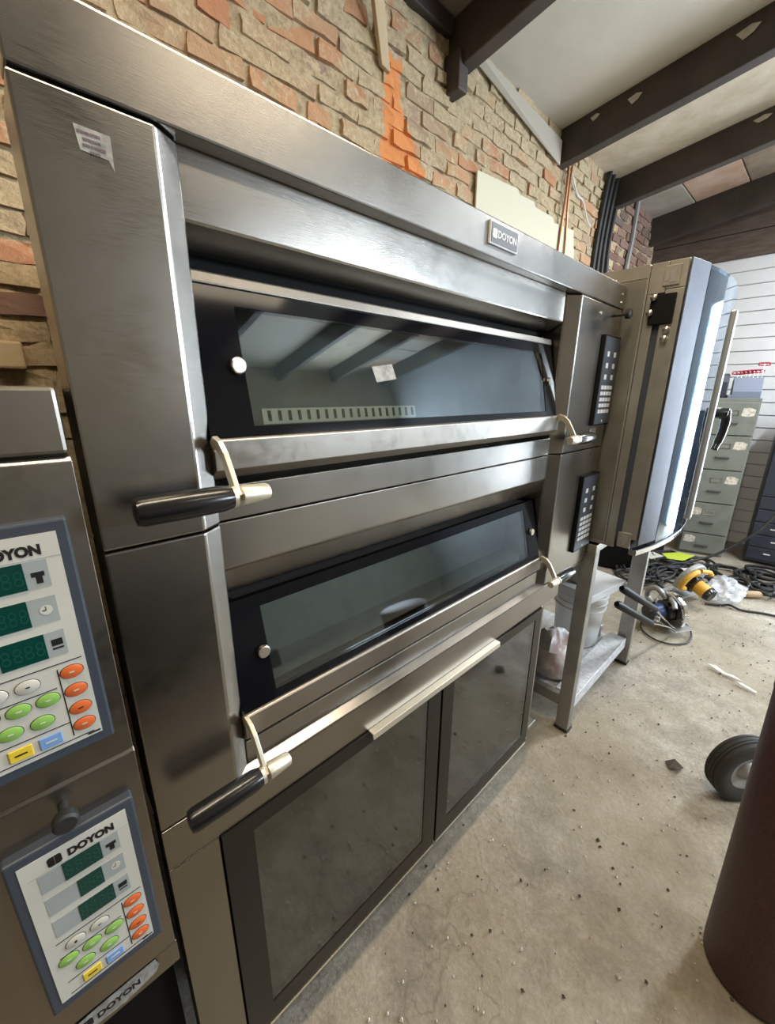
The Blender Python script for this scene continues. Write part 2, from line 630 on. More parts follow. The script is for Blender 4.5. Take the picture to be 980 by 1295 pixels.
# brick wall (setting) with its bricks
wm = MB().box(-2.2, WX + 0.1, WY + 0.02, WY + 0.25, -0.03, 3.7)
wm.box(-2.2, WX + 0.1, WY - 0.02, WY + 0.02, -0.03, 1.5)
vs, fs = [], []
GX, GZ = 250, 66
for j in range(GZ + 1):
    for i in range(GX + 1):
        x, z = -2.2 + (WX + 2.3) * i / GX, 1.5 + 2.2 * j / GZ
        q = noise.noise(Vector((x * 9, z * 12, 0.3))) * 0.011 + noise.noise(Vector((x * 30, z * 34, 4.0))) * 0.005
        vs.append((x, WY - 0.029 - q, z))
for j in range(GZ):
    for i in range(GX):
        a = j * (GX + 1) + i
        fs.append((a, a + 1, a + GX + 2, a + GX + 1))
wm.add(vs, fs)
wall_back = tag(wm.build('wall_back', mortar()), kind='structure')
BV = []
for k in range(7):
    bm = bmesh.new()
    bmesh.ops.create_cube(bm, size=1.0)
    bmesh.ops.subdivide_edges(bm, edges=[e for e in bm.edges if abs(e.verts[0].co.x - e.verts[1].co.x) > 0.5], cuts=2)
    bmesh.ops.subdivide_edges(bm, edges=[e for e in bm.edges if abs(e.verts[0].co.z - e.verts[1].co.z) > 0.5 and e.verts[0].co.y < 0], cuts=1)
    for v in bm.verts:
        v.co.x *= 0.205
        v.co.y *= 0.05
        v.co.z *= 0.062
        v.co += Vector((random.uniform(-.006, .006), random.uniform(-.007, .006), random.uniform(-.005, .005)))
    me = bpy.data.meshes.new('brick')
    bm.to_mesh(me)
    bm.free()
    me.materials.append(brick_pale)
    BV.append(me)
BV_MAT = {}


def brick_mesh(k, mt):
    if mt is brick_pale:
        return BV[k]
    if (k, mt.name) not in BV_MAT:
        c = BV[k].copy()
        c.materials.clear()
        c.materials.append(mt)
        BV_MAT[(k, mt.name)] = c
    return BV_MAT[(k, mt.name)]


rest = MB()
n_brick = 0
PB, PC = 0.216, 0.0745
for row in range(45):
    z = 0.2 + row * PC
    if z > 3.5:
        break
    xo = (row % 2) * PB / 2 - 2.1
    for col in range(38):
        x = xo + col * PB
        if x > WX - 0.1:
            break
        if z < 1.5:
            continue
        zline = 2.79
        vis = (z > zline - 0.12 and 0.35 < x < 5.8 and z < 3.48) or (-0.06 < x < 0.36 and 1.62 < z < 2.75)
        # the picture cuts the wall off at its top left
        if x < 1.75 and z > 2.82 + (x - 0.2) * 0.40:
            vis = False
        jx, jz = random.uniform(-.012, .012), random.uniform(-.005, .005)
        if vis and n_brick < 300:
            n_brick += 1
            if x > 4.6:
                mt = brick_shaded
            elif x < 0.4 and z < 2.5:
                mt = random.choice([brick_shaded, brick_pale, brick_pale])
            elif noise.noise(Vector((x * 1.6, z * 2.2, 3.1))) + random.uniform(-.25, .25) + (0.30 if x < 1.5 else 0) - (z - 2.9) * 0.5 > 0.05:
                mt = brick_red
            else:
                mt = brick_pale
            ob = bpy.data.objects.new('brick', brick_mesh(random.randrange(7), mt))
            C.objects.link(ob)
            ob.location = (x + jx, WY - 0.012 + random.uniform(-.008, .006), z + jz)
            ob.rotation_euler = (random.uniform(-.05, .05), random.uniform(-.025, .025), random.uniform(-.04, .04))
            sx = random.uniform(0.92, 1.03)
            if random.random() < 0.12:
                sx *= 0.6
            ob.scale = (sx, 1, random.uniform(0.93, 1.06))
            ob.parent = wall_back
        elif z > 1.5:
            w2, h2 = 0.1, 0.03
            rest.box(x - w2, x + w2, WY - 0.03 + random.uniform(-.006, .004), WY + 0.02, z - h2, z + h2)
tag(rest.build('brick_courses', brick_pale, wall_back), kind='stuff')

# end wall: white siding boards, brown boards above, open doorway beyond the frame
wall_right = MB()
wall_right.box(WX + 0.02, WX + 0.16, -1.35, WY + 0.1, 0, 4.4)
wall_right.box(WX + 0.02, WX + 0.16, -5.0, -1.95, 0, 4.4)
wall_right.box(WX + 0.02, WX + 0.16, -1.95, -1.35, 2.65, 4.4)
wall_right = tag(wall_right.build('wall_right', noisy('dull_grey_wall', (0.27, 0.29, 0.31), (0.34, 0.36, 0.38), 3)), kind='structure')
z = 0.05
pr = [(0.0, 0.0), (-0.016, 0.004), (-0.008, 0.122), (0.0, 0.126)]
while z < 2.92:
    MB().prism_y([(WX + 0.02 + dx, z + dz) for dx, dz in pr], -1.35, WY).build('siding_board', siding_mat, wall_right)
    z += 0.1285
top = z
for k in range(4):
    z0 = top + k * 0.24
    MB().box(WX - 0.012, WX + 0.02, -1.35, WY, z0, z0 + 0.232).build('brown_board', brown_board, wall_right, bevel=0.004)
wf = MB()
wf.box(-2.2, 3.4, -5.1, -5.0, 1.15, 4.7).box(5.6, 6.0, -5.1, -5.0, 1.15, 4.7).box(3.4, 5.6, -5.1, -5.0, 3.1, 4.7)
wf.box(-2.2, 6.0, -5.1, -4.97, 0, 1.15, 1).box(3.4, 5.6, -5.1, -5.0, 1.15, 2.1)
tag(wf.build('wall_front', [room_wall, room_dark]), kind='structure')
# added dark block behind the camera, unseen, darkens what the lower steel mirrors
dark_blk = thing('dark_block', 'dark block added behind the camera to darken the steel reflections', 'block', (-0.5, -1.8, 0))
MB().box(-1.7, 0.85, -2.2, -1.3, 0.86, 0.95).build('block_top', dark_wood, dark_blk)
MB().box(-1.65, 0.80, -2.15, -1.35, 0.0, 0.86).build('block_base', black_matt, dark_blk)
wl = MB().box(-2.3, -2.2, -5.1, 1.3, 1.15, 4.6)
wl.box(-2.3, -2.17, -5.1, 1.3, 0, 1.15, 1)
tag(wl.build('wall_left', [room_wall, room_dark]), kind='structure')

# ceiling: sloping roof boards between dark joists
ceiling = MB()
ceiling.prism_x([(WY + 0.2, roof(WY + 0.2) + 0.05), (-5.1, roof(-5.1) + 0.05), (-5.1, roof(-5.1) + 0.2), (WY + 0.2, roof(WY + 0.2) + 0.2)], -2.3, 6.1)
ceiling = tag(ceiling.build('ceiling', dark_wood), kind='structure')


def roof_board(x0, x1, y0, y1, mt, drop=0.0, name='ceiling_panel'):
    z0, z1 = roof(y0) - drop, roof(y1) - drop
    return MB().prism_x([(y0, z0), (y1, z1), (y1, z1 + 0.03), (y0, z0 + 0.03)], x0, x1).build(name, mt, ceiling, bevel=0.003)


beams = [-1.6, -0.4, 0.85, 2.10, 3.39, 4.45, 5.62]
pm = [ceil_dull, ceil_dull, ceil_dull, ceil_dull, ceil_grey, ceil_tan, None]
edges_x = [-2.2] + beams + [WX + 0.1]
for i in range(len(edges_x) - 1):
    x0, x1 = edges_x[i], edges_x[i + 1]
    if i == 6 or i == 7:
        y, k = WY, 0
        while y > -5.0:
            y2 = y - 0.42
            roof_board(x0, x1, y2 + 0.012, y, [ceil_dull, ceil_pink, ceil_brown, ceil_dull][k % 4], random.uniform(0, .01), 'ceiling_plank')
            y, k = y2, k + 1
    else:
        roof_board(x0, x1, -5.0, WY, pm[i])
for bx in beams:
    low = 0.22 if bx != 5.62 else 0.26
    b = MB()
    rr = []
    for j in range(25):
        y = WY + 0.02 - j * 6.2 / 24
        n1 = 0.006 * noise.noise(Vector((bx, y * 2, 0)))
        rr.append([(bx + dx, y, roof(y) + dz + n1) for dx, dz in ((0.0, 0.02), (0.0, -low), (0.085, -low), (0.085, 0.02))])
    b.rings(rr)
    bo = b.build('beam', beam_mat, ceiling, bevel=0.006)
    if bx in (2.10, 3.39, 4.45):
        for k in range(4 if bx < 4 else 1):
            y = WY - 0.1 - random.random() * 1.3
            L = random.uniform(0.04, 0.13)
            zt = roof(y) - random.uniform(0.0, 0.05)
            h = random.uniform(.012, .035)
            zt -= .03
            MB().add([(bx - .004, y, zt + .01), (bx - .006, y - L * .6, zt + L * SL + .012), (bx - .008, y - L, zt + L * SL), (bx - .009, y - L * .75, zt - h * .5), (bx - .006, y - L * .35, zt - h), (bx - .004, y - L * .2, zt - h * .4)], [(0, 1, 2, 3, 4, 5)]).build('paint_flake', flake_mat, bo)
tag(MB().box(2.075, 2.155, WY - 0.13, WY - 0.02, 3.19, 3.36).build('trim_1', beam_mat, bevel=0.008), kind='structure')
tag(MB().box(0.6, 2.09, WY - 0.07, WY, 3.43, 3.56).build('trim_2', beam_mat, bevel=0.008), kind='structure')
fb = MB().add([(2.20, WY - .09, 3.46), (3.36, WY - .07, 3.42), (3.36, WY - .07, 3.27), (2.26, WY - .06, 3.43),
               (2.20, WY - .07, 3.475), (3.36, WY - .045, 3.44), (3.36, WY - .045, 3.29), (2.26, WY - .04, 3.445)],
              [(0, 1, 2, 3), (7, 6, 5, 4), (0, 4, 5, 1), (1, 5, 6, 2), (2, 6, 7, 3), (3, 7, 4, 0)])
tag(fb.build('weathered_board', raw_grey), 'long grey board wedged where the brick wall meets the pale ceiling panel', 'board')

# ================================================================== BIG DECK OVEN
OV = thing('deck_oven', 'tall stainless steel double deck oven with two slanted glass doors over a glass fronted proofer', 'oven', (0.93, 0.45, 0.0))
X0, X1 = 0.068, 1.79
XI0, XI1 = 0.231, 1.388        # recessed deck fronts
body = MB()
body.box(0.20, X1 - 0.004, 0.16, 1.05, 0.94, 2.03)
body.box(0.20, 1.56, 0.40, 1.05, 0.19, 0.94)
body.box(X0 + 0.1, X0 + 0.12, 0.05, 0.40, 0.19, 2.03)
body.box(X1 - 0.03, X1 - 0.004, 0.02, 0.16, 0.95, 2.03)
body.box(X0 + 0.03, 1.56, 0.02, 0.40, 0.19, 0.205)
body.build('body', oven_side, OV, bevel=0.002)
# header with its folded underside
hd = MB().prism_x([(-0.002, 1.966), (-0.002, 2.045), (0.06, 2.045), (0.06, 2.03), (0.04, 2.03), (0.04, 1.966)], X0, 1.795)
hd.box(0.20, 1.79, 0.05, 1.06, 2.031, 2.0445)
header = hd.build('header', steel, OV, bevel=0.003)
for z in (2.012, 1.985):
    MB().lathe([(0.006, -0.003), (0.006, -0.002), (0.003, -0.0052)], (1.765, 0, z), 10, axis='y').build('rivet', nickel, header, smooth=True)
# name plate
np_ = MB().box(0.888, 1.008, -0.008, -0.002, 1.988, 2.035).build('name_plate', white_print, OV, bevel=0.001)
MB().box(0.892, 1.004, -0.0092, -0.008, 1.992, 2.031).build('plate_face', mat('plate_grey', (0.09, 0.095, 0.10), 0.4), np_)
tm = text_mb('DOYON', 0.021, 0.918, -0.0094, 2.004, 0.0004, 0.0004, 0.080)
tm.build('lettering', white_print, np_)


def emblem(x0, z0, s, y, name, mt, par):
    e = MB()
    for i in range(2):
        for j in range(2):
            a, b = x0 + i * s * 0.52, z0 + j * s * 0.52
            k = s * 0.48
            c = k * 0.3
            cs = [(a, b), (a + k, b), (a + k, b + k), (a, b + k)]
            q = []
            for ci, (px, pz) in enumerate(cs):
                outer = (ci == 0 and i == 0 and j == 0) or (ci == 1 and i == 1 and j == 0) or (ci == 2 and i == 1 and j == 1) or (ci == 3 and i == 0 and j == 1)
                if outer:
                    dx1, dz1 = ((c, 0), (0, c)) if ci in (0, 2) else ((0, c), (c, 0))
                    sx, sz = (1 if ci in (0, 3) else -1), (1 if ci in (0, 1) else -1)
                    if ci == 0:
                        q += [(px, pz + c), (px + c, pz)]
                    elif ci == 1:
                        q += [(px - c, pz), (px, pz + c)]
                    elif ci == 2:
                        q += [(px, pz - c), (px - c, pz)]
                    else:
                        q += [(px + c, pz), (px, pz - c)]
                else:
                    q.append((px, pz))
            e.prism_y(q, y - 0.0006, y)
    return e.build(name, mt, par)


emblem(0.896, 2.001, 0.0185, -0.0092, 'emblem', white_print, np_)


# pillars: plate with a slanted return on the inner edge
def pillar(xa, xb, xin, z0, z1, left=True):
    if left:
        pf = [(xa, 0.0), (xb, 0.0), (xin, 0.022), (xin, 0.10), (xa + 0.002, 0.10)]
    else:
        pf = [(xin, 0.034), (xa, 0.0), (xb, 0.0), (xb, 0.10), (xin, 0.10)]
    return MB().prism_z(pf, z0, z1).build('side_pillar', steel, OV, bevel=0.0032)


pl1 = pillar(X0, 0.200, XI0, 1.4535, 1.963)
pl2 = pillar(X0, 0.200, XI0, 0.948, 1.4505)
pr1 = pillar(1.432, X1, XI1, 1.4575, 1.9635, False)
pr2 = pillar(1.425, X1, XI1, 0.950, 1.4545, False)
# worn sticker with faded print
sk = MB().add([(0.117, -0.0006, 1.934), (0.151, -0.0006, 1.933), (0.1505, -0.0006, 1.899), (0.146, -0.0006, 1.909), (0.120, -0.0006, 1.911)], [(0, 1, 2, 3, 4)]).build('sticker', sticker_mat(), pl1)
for k, (a, b, zz) in enumerate(((0.1195, 0.140, 1.928), (0.124, 0.1405, 1.922), (0.123, 0.144, 1.9165), (0.129, 0.138, 1.911))):
    t = MB()
    x = a
    while x < b:
        wl_ = random.uniform(.001, .0028)
        t.box(x, x + wl_, -0.0011, -0.0007, zz - .0014, zz + .0014)
        x += wl_ + random.uniform(.0003, .0008)
    t.build('print_line', ink_purple, sk)
# sloping-in hood over the upper deck
hood = MB().prism_x([(0.03, 1.966), (0.03, 1.883), (0.032, 1.8795), (0.072, 1.858), (0.112, 1.858), (0.112, 1.966)], XI0, XI1 - 0.012)
hood.build('hood', steel, OV, bevel=0.002)
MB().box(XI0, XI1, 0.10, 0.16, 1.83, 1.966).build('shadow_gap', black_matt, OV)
# frieze between the decks: two panels with a seam, then a slanted return
fz = MB().prism_x([(0.03, 1.512), (0.03, 1.4545), (0.11, 1.4545), (0.11, 1.512)], XI0, XI1)
fz.build('frieze_panel', steel, OV, bevel=0.002)
fz = MB().prism_x([(0.03, 1.4515), (0.03, 1.370), (0.036, 1.362), (0.075, 1.302), (0.11, 1.302), (0.11, 1.4515)], XI0, XI1)
fz.build('frieze_panel', steel, OV, bevel=0.002)
MB().prism_x([(0.02, 1.008), (0.02, 0.957), (0.09, 0.957), (0.09, 1.008)], XI0, XI1).build('frieze_panel', steel, OV, bevel=0.002)
MB().prism_x([(0.02, 0.956), (0.0, 0.9465), (0.0, 0.940), (0.10, 0.940), (0.10, 0.956)], 0.205, 1.425).build('sill', steel, OV, bevel=0.0015)
# rail and base frame of the proofer
MB().box(X0, 1.56, 0.0, 0.05, 0.856, 0.945).build('front_rail', steel, OV, bevel=0.002)
MB().box(1.56, X1, 0.0, 0.10, 0.9455, 0.9495).build('rail_return', steel, OV)
MB().box(X0, 0.156, 0.0, 0.05, 0.19, 0.855).build('base_post', steel, OV, bevel=0.002)
MB().box(1.422, 1.447, 0.0, 0.05, 0.21, 0.855).build('base_post', steel, OV, bevel=0.002)
MB().box(1.448, 1.56, 0.05, 0.40, 0.21, 0.938).build('base_side', steel_leg, OV, bevel=0.002)
MB().box(X0, 1.447, 0.003, 0.05, 0.186, 0.192).build('bottom_strip', trimstrip, OV)
# open deck cavities seen through the glass
for z0, z1 in ((1.585, 1.80), (1.075, 1.28)):
    cv = MB()
    a0, a1, d = 0.26, 1.36, 0.155
    cv.add([(a0, d, z0), (a1, d, z0), (a1, d, z1), (a0, d, z1), (a0, .07, z0), (a1, .07, z0), (a1, .07, z1), (a0, .07, z1)],
           [(0, 1, 2, 3), (0, 4, 5, 1), (3, 2, 6, 7), (0, 3, 7, 4), (1, 5, 6, 2)])
    co = cv.build('deck_cavity', cavity, OV)


# tilted glass doors
def deck_door(zb, zt, yb, yt, name='oven_door'):
    H = zt - zb
    dr = bpy.data.objects.new(name, None)
    C.objects.link(dr)
    dr.parent = OV
    ORG[dr] = ORG[OV]

    def T(p):
        s = (p[2]) / H
        return (p[0], yb + (yt - yb) * s + p[1], zb + p[2])
    xa, xb = 0.229, 1.378
    ga, gb = 0.302, 1.308
    lo, hi = 0.018, H * 0.82
    fr = MB()
    fr.box(xa, ga, 0, 0.012, 0, H * 0.925, T=T).box(gb, xb, 0, 0.012, 0, H * 0.925, T=T)
    fr.box(ga, gb, 0, 0.012, 0, lo, T=T).box(ga, gb, 0, 0.012, hi, H * 0.925, T=T)
    fr.build('door_frame', black_enamel, dr)
    MB().box(ga - .002, gb + .002, 0.0015, 0.008, lo - .002, hi + .002, T=T).build('glass_pane', glass_oven, dr)
    if zb > 1.5:
        MB().box(xa, xb, -0.004, 0.014, H * 0.925, H, T=T).build('top_rail', steel_soft, dr, bevel=0.003)
    if zb > 1.5:
        he = MB().box(0.325, 0.70, 0.012, 0.020, .019, .044, T=T).build('hearth_edge', cavity_light, dr)
        for k in range(19):
            x = 0.335 + k * 0.0195
            MB().box(x, x + 0.006, 0.0112, 0.0125, .024, .041, T=T).build('slot', black_matt, dr)
        MB().add([T(p) for p in ((0.582, -.0006, .092), (0.640, -.0006, .100), (0.632, -.0006, .130), (0.574, -.0006, .122))], [(0, 1, 2, 3)]).build('glass_label', sticker_mat(), dr)
    for kx in (0.290, 1.336):
        MB().lathe([(0.004, -0.001), (0.0125, -0.002), (0.0125, -0.009), (0.0108, -0.0108), (0.0, -0.0108)], T((kx, 0, H * 0.455)), 24, axis='y').build('door_knob', nickel, dr, smooth=True)
    # pull bar across the foot of the door
    bt = zb + 0.002
    bp = [(0.006, bt - 0.048), (0.006, bt - 0.003), (0.010, bt), (0.035, bt), (0.035, bt - 0.062), (0.028, bt - 0.065)]
    MB().prism_x(bp, xa, xb + 0.002).build('pull_bar', steel_soft, dr, bevel=0.0012)

    # a hooked arm at each end carries a grip
    for side in (0, 1):
        ax = 0.2315 if side == 0 else 1.3815
        cl = [(0.012, bt - 0.012, 0.013), (0.003, bt - 0.004, 0.013), (-0.010, bt - 0.008, 0.012), (-0.024, bt - 0.020, 0.0115), (-0.040, bt - 0.045, 0.011), (-0.052, bt - 0.066, 0.011), (-0.062, bt - 0.078, 0.013)]
        up, dn = [], []
        for i, (y, zz, hw) in enumerate(cl):
            p, q = cl[max(i - 1, 0)], cl[min(i + 1, len(cl) - 1)]
            dy, dz = q[0] - p[0], q[1] - p[1]
            L = math.hypot(dy, dz)
            up.append((y - dz / L * hw * 0.75, zz + dy / L * hw * 0.75))
            dn.append((y + dz / L * hw * 0.75, zz - dy / L * hw * 0.75))
        MB().prism_x(up + dn[::-1], ax - 0.004, ax + 0.004).build('handle_arm', cast, dr, bevel=0.0012)
        hy, hz = -0.060, bt - 0.075
        s = -1 if side == 0 else 1
        gp = [(0.010, 0.006), (0.0155, 0.007), (0.0185, 0.02), (0.0192, 0.06), (0.0188, 0.120), (0.0165, 0.127), (0.009, 0.129)]
        cp = [(0.0150, 0.0), (0.0152, 0.006), (0.0128, 0.040), (0.0110, 0.043), (0.0, 0.043)]
        MB().lathe([(r, s * h) for r, h in gp], (ax + s * .003, hy, hz), 24, axis='x').build('handle_grip', black_grip, dr, smooth=True)
        MB().lathe([(r, -s * h) for r, h in cp], (ax - s * .004, hy, hz), 24, axis='x').build('handle_cap', cast, dr, smooth=True)
        MB().lathe([(0.0155, 0.0), (0.0155, s * 0.006)], (ax + s * .004, hy, hz), 24, axis='x').build('handle_collar', cast, dr, smooth=True)
    return dr


deck_door(1.588, 1.832, 0.014, 0.066)
deck_door(1.074, 1.302, 0.014, 0.070)


# proofer doors
def proof_door(xa, xb, ga, gb):
    d = bpy.data.objects.new('proofer_door', None)
    C.objects.link(d)
    d.parent = OV
    ORG[d] = ORG[OV]
    z0, z1, a, b = 0.194, 0.852, 0.262, 0.818
    y = -0.006
    f = MB()
    f.box(xa, ga, y, 0.02, z0, z1).box(gb, xb, y, 0.02, z0, z1).box(ga, gb, y, 0.02, z0, a).box(ga, gb, y, 0.02, b, z1)
    f.build('door_frame', mat('dark_bronze', (0.018, 0.015, 0.012), 0.3, 0, 0.3), d)
    MB().box(ga - .003, gb + .003, y + .002, y + .008, a - .003, b + .003).build('glass_pane', glass_proof, d)
    MB().box(xa + .002, xb - .002, y - 0.001, 0.0, z0 - 0.004, z0 + 0.002).build('edge_strip', trimstrip, d)


proof_door(0.158, 0.803, 0.218, 0.746)
proof_door(0.813, 1.420, 0.866, 1.372)
MB().box(0.803, 0.813, 0.012, 0.03, 0.2, 0.85).build('meeting_gap', black_matt, OV)
pv = MB().add([(0.17, .39, .21), (1.41, .39, .21), (1.41, .39, .85), (0.17, .39, .85), (0.17, .03, .21), (1.41, .03, .21), (1.41, .03, .85), (0.17, .03, .85)],
              [(0, 1, 2, 3), (0, 4, 5, 1), (3, 2, 6, 7), (0, 3, 7, 4), (1, 5, 6, 2)])
pv.build('proofer_cavity', cavity, OV)
pu = MB().prism_x([(0.0, 0.856), (-0.018, 0.854), (-0.020, 0.838), (-0.017, 0.838), (-0.015, 0.849), (0.0, 0.8505)], 0.525, 1.095)
pu.build('door_pull', trimstrip, OV, bevel=0.0006)


# control pads on the right pillar
def pad(xa, xb, za, zb):
    p = MB().box(xa, xb, -0.014, 0.0, za, zb).build('control_pad', black_matt, OV, bevel=0.002)
    W, H = xb - xa, zb - za
    MB().box(xa + .006, xb - .006, -0.0148, -0.014, za + .006, zb - .006).build('pad_face', navy, p)
    key = None
    cells = []
    for r in range(3):
        for cx_ in (0.30, 0.72):
            cells.append((cx_, 0.20 + r * 0.125, 0.13, 0.055))
    for r in range(5):
        for c_ in range(4):
            cells.append((0.22 + c_ * 0.185, 0.565 + r * 0.068, 0.145, 0.042))
    for u, v, ww, hh in cells:
        cx_, cz = xa + u * W, zb - v * H
        MB().box(cx_ - ww * W / 2, cx_ + ww * W / 2, -0.0158, -0.0148, cz - hh * H / 2, cz + hh * H / 2).build('key', white_print, p)
    MB().box(xa + .5 * W - .003, xa + .5 * W + .003, -0.0158, -0.0148, za + .012, za + .020).build('key', white_print, p)


pad(1.632, 1.784, 1.545, 1.866)
pad(1.620, 1.784, 1.032, 1.352)
# thumb screws beside the top pad
sc_ = MB().lathe([(0.006, 0.0), (0.005, -0.03), (0.016, -0.034), (0.017, -0.048), (0.012, -0.052), (0.0, -0.052)], (1.735, 0.0, 1.940), 18, axis='y')
sc_.build('thumb_screw', black_rubber, OV, smooth=True)
MB().lathe([(0.006, 0.0), (0.006, -0.003), (0.0, -0.004)], (1.592, 0.0, 1.93), 12, axis='y').build('screw_head', nickel, OV, smooth=True)
MB().lathe([(0.004, 0.0), (0.004, -0.002), (0.0, -0.003)], (1.70, 0.0, 1.43), 10, axis='y').build('screw_head', black_rubber, OV, smooth=True)
MB().box(1.64, 1.70, -0.003, 0.0, 1.505, 1.535).build('blank_plate', nickel, OV, bevel=0.001)
for cx_, cy_ in ((0.2, 0.28), (1.42, 0.28), (0.2, 0.95), (1.42, 0.95)):
    cs = MB().lathe([(0.055, -0.018), (0.065, -0.012), (0.065, 0.012), (0.055, 0.018)], (cx_, cy_, 0.065), 20, axis='x')
    cs.box(cx_ - .03, cx_ + .03, cy_ - .03, cy_ + .03, 0.13, 0.192)
    cs.build('caster', black_rubber, OV)

# ================================================================== LEFT OVEN WITH COLOURED KEYPADS
LO = thing('bakery_oven', 'lower stainless oven at the left edge carrying two white keypads with coloured buttons', 'oven', (-0.45, 0.45, 0.0))
lx0, lx1 = -0.95, 0.055
MB().box(lx0, lx1, 0.03, 0.95, 0.60, 1.655).build('body', oven_side, LO)
MB().box(lx0, lx1, 0.0, 0.9, 1.586, 1.664).build('top_panel', steel_soft, LO, bevel=0.005)
m2 = MB().prism_x([(0.0, 1.577), (0.005, 1.5825), (0.05, 1.583), (0.05, 1.141), (0.0, 1.141)], lx0, lx1 + 0.001).build('front_panel', steel_soft, LO, bevel=0.001)
m3 = MB().prism_x([(0.0, 1.132), (0.005, 1.1375), (0.05, 1.138), (0.05, 0.689), (0.0, 0.689)], lx0, lx1 + 0.002).build('front_panel', steel_soft, LO, bevel=0.0015)
MB().box(lx0, lx1 + 0.004, 0.002, 0.05, 0.634, 0.687).build('lower_rail', steel_soft, LO, bevel=0.0015)
MB().box(lx0, 0.05, 0.05, 0.9, 0.0, 0.632).build('dark_base', black_matt, LO)


def keypad(xa, xb, za, zb):
    root = MB().box(xa, xb, -0.016, 0.003, za, zb).build('keypad', navy, LO, bevel=0.003)
    fx0, fx1, fz0, fz1 = xa + .0125, xb - .0125, za + .016, zb - .014
    W, H = fx1 - fx0, fz1 - fz0
    MB().box(fx0, fx1, -0.0168, -0.0160, fz0, fz1).build('keypad_face', panel_white, root)

    def X(u):
        return fx0 + u * W

    def Z(v):
        return fz1 - v * H
    yf = -0.0168
    for (v, u0, u1) in ((0.165, 0.34, 0.70), (0.325, 0.42, 0.66), (0.485, 0.37, 0.72)):
        MB().box(X(.13), X(.88), yf - .0005, yf, Z(v + .058), Z(v - .058)).build('grey_band', panel_grey, root)
        dsp = MB().box(X(u0), X(u1), yf - .0010, yf - .0005, Z(v + .058), Z(v - .058)).build('display', disp_green, root)
        n = 3 if u1 - u0 < .3 else 4
        tw = (u1 - u0) * W / n
        tx = text_mb('8' * n, 0.028, X(u0) + tw * .15, yf - .0011, Z(v + .036), 0.0001, -0.0004, (u1 - u0) * W - tw * .3)
        tx.build('display_digits', digit_green, root)
    # icons beside the displays
    MB().box(X(.745), X(.845), yf - .0008, yf - .0005, Z(.175), Z(.155)).build('icon', ink, root)
    MB().box(X(.775), X(.825), yf - .0008, yf - .0005, Z(.205), Z(.175)).build('icon', ink, root)
    MB().lathe([(0.0062, -.0009), (0.0062, -.0005)], (X(.79), yf, Z(.325)), 20, axis='y').build('icon', panel_white, root)
    ck = MB().box(X(.79) - .0004, X(.79) + .0004, yf - .0012, yf - .0009, Z(.325), Z(.308))
    ck.box(X(.76), X(.79), yf - .0012, yf - .0009, Z(.327), Z(.323))
    ck.build('icon', ink, root)
    ic = MB().box(X(.765), X(.855), yf - .0008, yf - .0005, Z(.495), Z(.465))
    ic.box(X(.765), X(.855), yf - .0008, yf - .0005, Z(.512), Z(.504))
    ic.build('icon', ink, root)
    # ruling
    lw = 0.0006
    ru = MB()
    for v, a, b in ((0.585, 0.1, 0.97), (0.695, 0.1, 0.72), (0.885, 0.1, 0.76), (0.978, 0.1, 0.93)):
        ru.box(X(a), X(b), yf - .0004, yf, Z(v) - lw, Z(v) + lw)
    ru.box(X(.755) - lw, X(.755) + lw, yf - .0004, yf, Z(.96), Z(.61))
    ru.build('ruled_lines', ink, root)
    MB().box(X(0.05), X(1.0), yf - .0004, yf, Z(.1) - .0003, Z(.1) + .0003).build('ruled_lines', panel_grey, root)
    # buttons
    bts = [(btn_red, .865, .64), (btn_red, .865, .735), (btn_red, .865, .83), (btn_red, .865, .918),
           (panel_white, .27, .64), (panel_white, .51, .64),
           (btn_green, .17, .73), (btn_green, .40, .735), (btn_green, .63, .735), (btn_green, .30, .825), (btn_green, .545, .83)]
    for mt, u, v in bts:
        c = (X(u), yf, Z(v))
        T = (lambda c: lambda p: (c[0] + (p[0] - c[0]) * 1.28, p[1], p[2]))(c)
        b = MB().lathe([(0.0092, 0.0), (0.0092, -0.0012), (0.0080, -0.002), (0.0, -0.002)], c, 24, axis='y', T=T).build('button', mt, root, smooth=True)
        e = MB().lathe([(0.0098, 0.0), (0.0098, -0.0004), (0.0, -0.0004)], c, 24, axis='y', T=T).build('button_rim', ink, root)
        w_ = .0055 if mt is not panel_white else .004
        MB().box(c[0] - w_ / 2, c[0] + w_ / 2, yf - .0024, yf - .002, c[2] - .0008, c[2] + .0008).build('button_mark', ink if (mt is panel_white or v == .83 and mt is btn_red) else panel_white, root)
        if mt is panel_white and u < .4:
            MB().box(c[0] - .0008, c[0] + .0008, yf - .0024, yf - .002, c[2] - .002, c[2] + .002).build('button_mark', ink, root)
    for mt, u in ((btn_yellow, .33), (btn_blue, .57)):
        MB().box(X(u) - .0115, X(u) + .0115, yf - .002, yf, Z(.935) - .0085, Z(.935) + .0085).build('button', mt, root, bevel=0.0025)
        MB().box(X(u) - .006, X(u) + .006, yf - .0024, yf - .002, Z(.935) - .001, Z(.935) + .001).build('button_mark', ink if u < .5 else panel_white, root)
    MB().box(X(.87), X(.985), yf - .0004, yf, Z(.990), Z(.982)).build('small_print', ink, root)
    # maker's mark
    text_mb('DOYON', 0.0165, X(.42), yf - .0003, Z(.082), 0.0002, 0.0009, .44 * W).build('lettering', ink, root)
    emblem(X(.24), Z(.088), .0155, yf, 'emblem', ink, root)
    return root


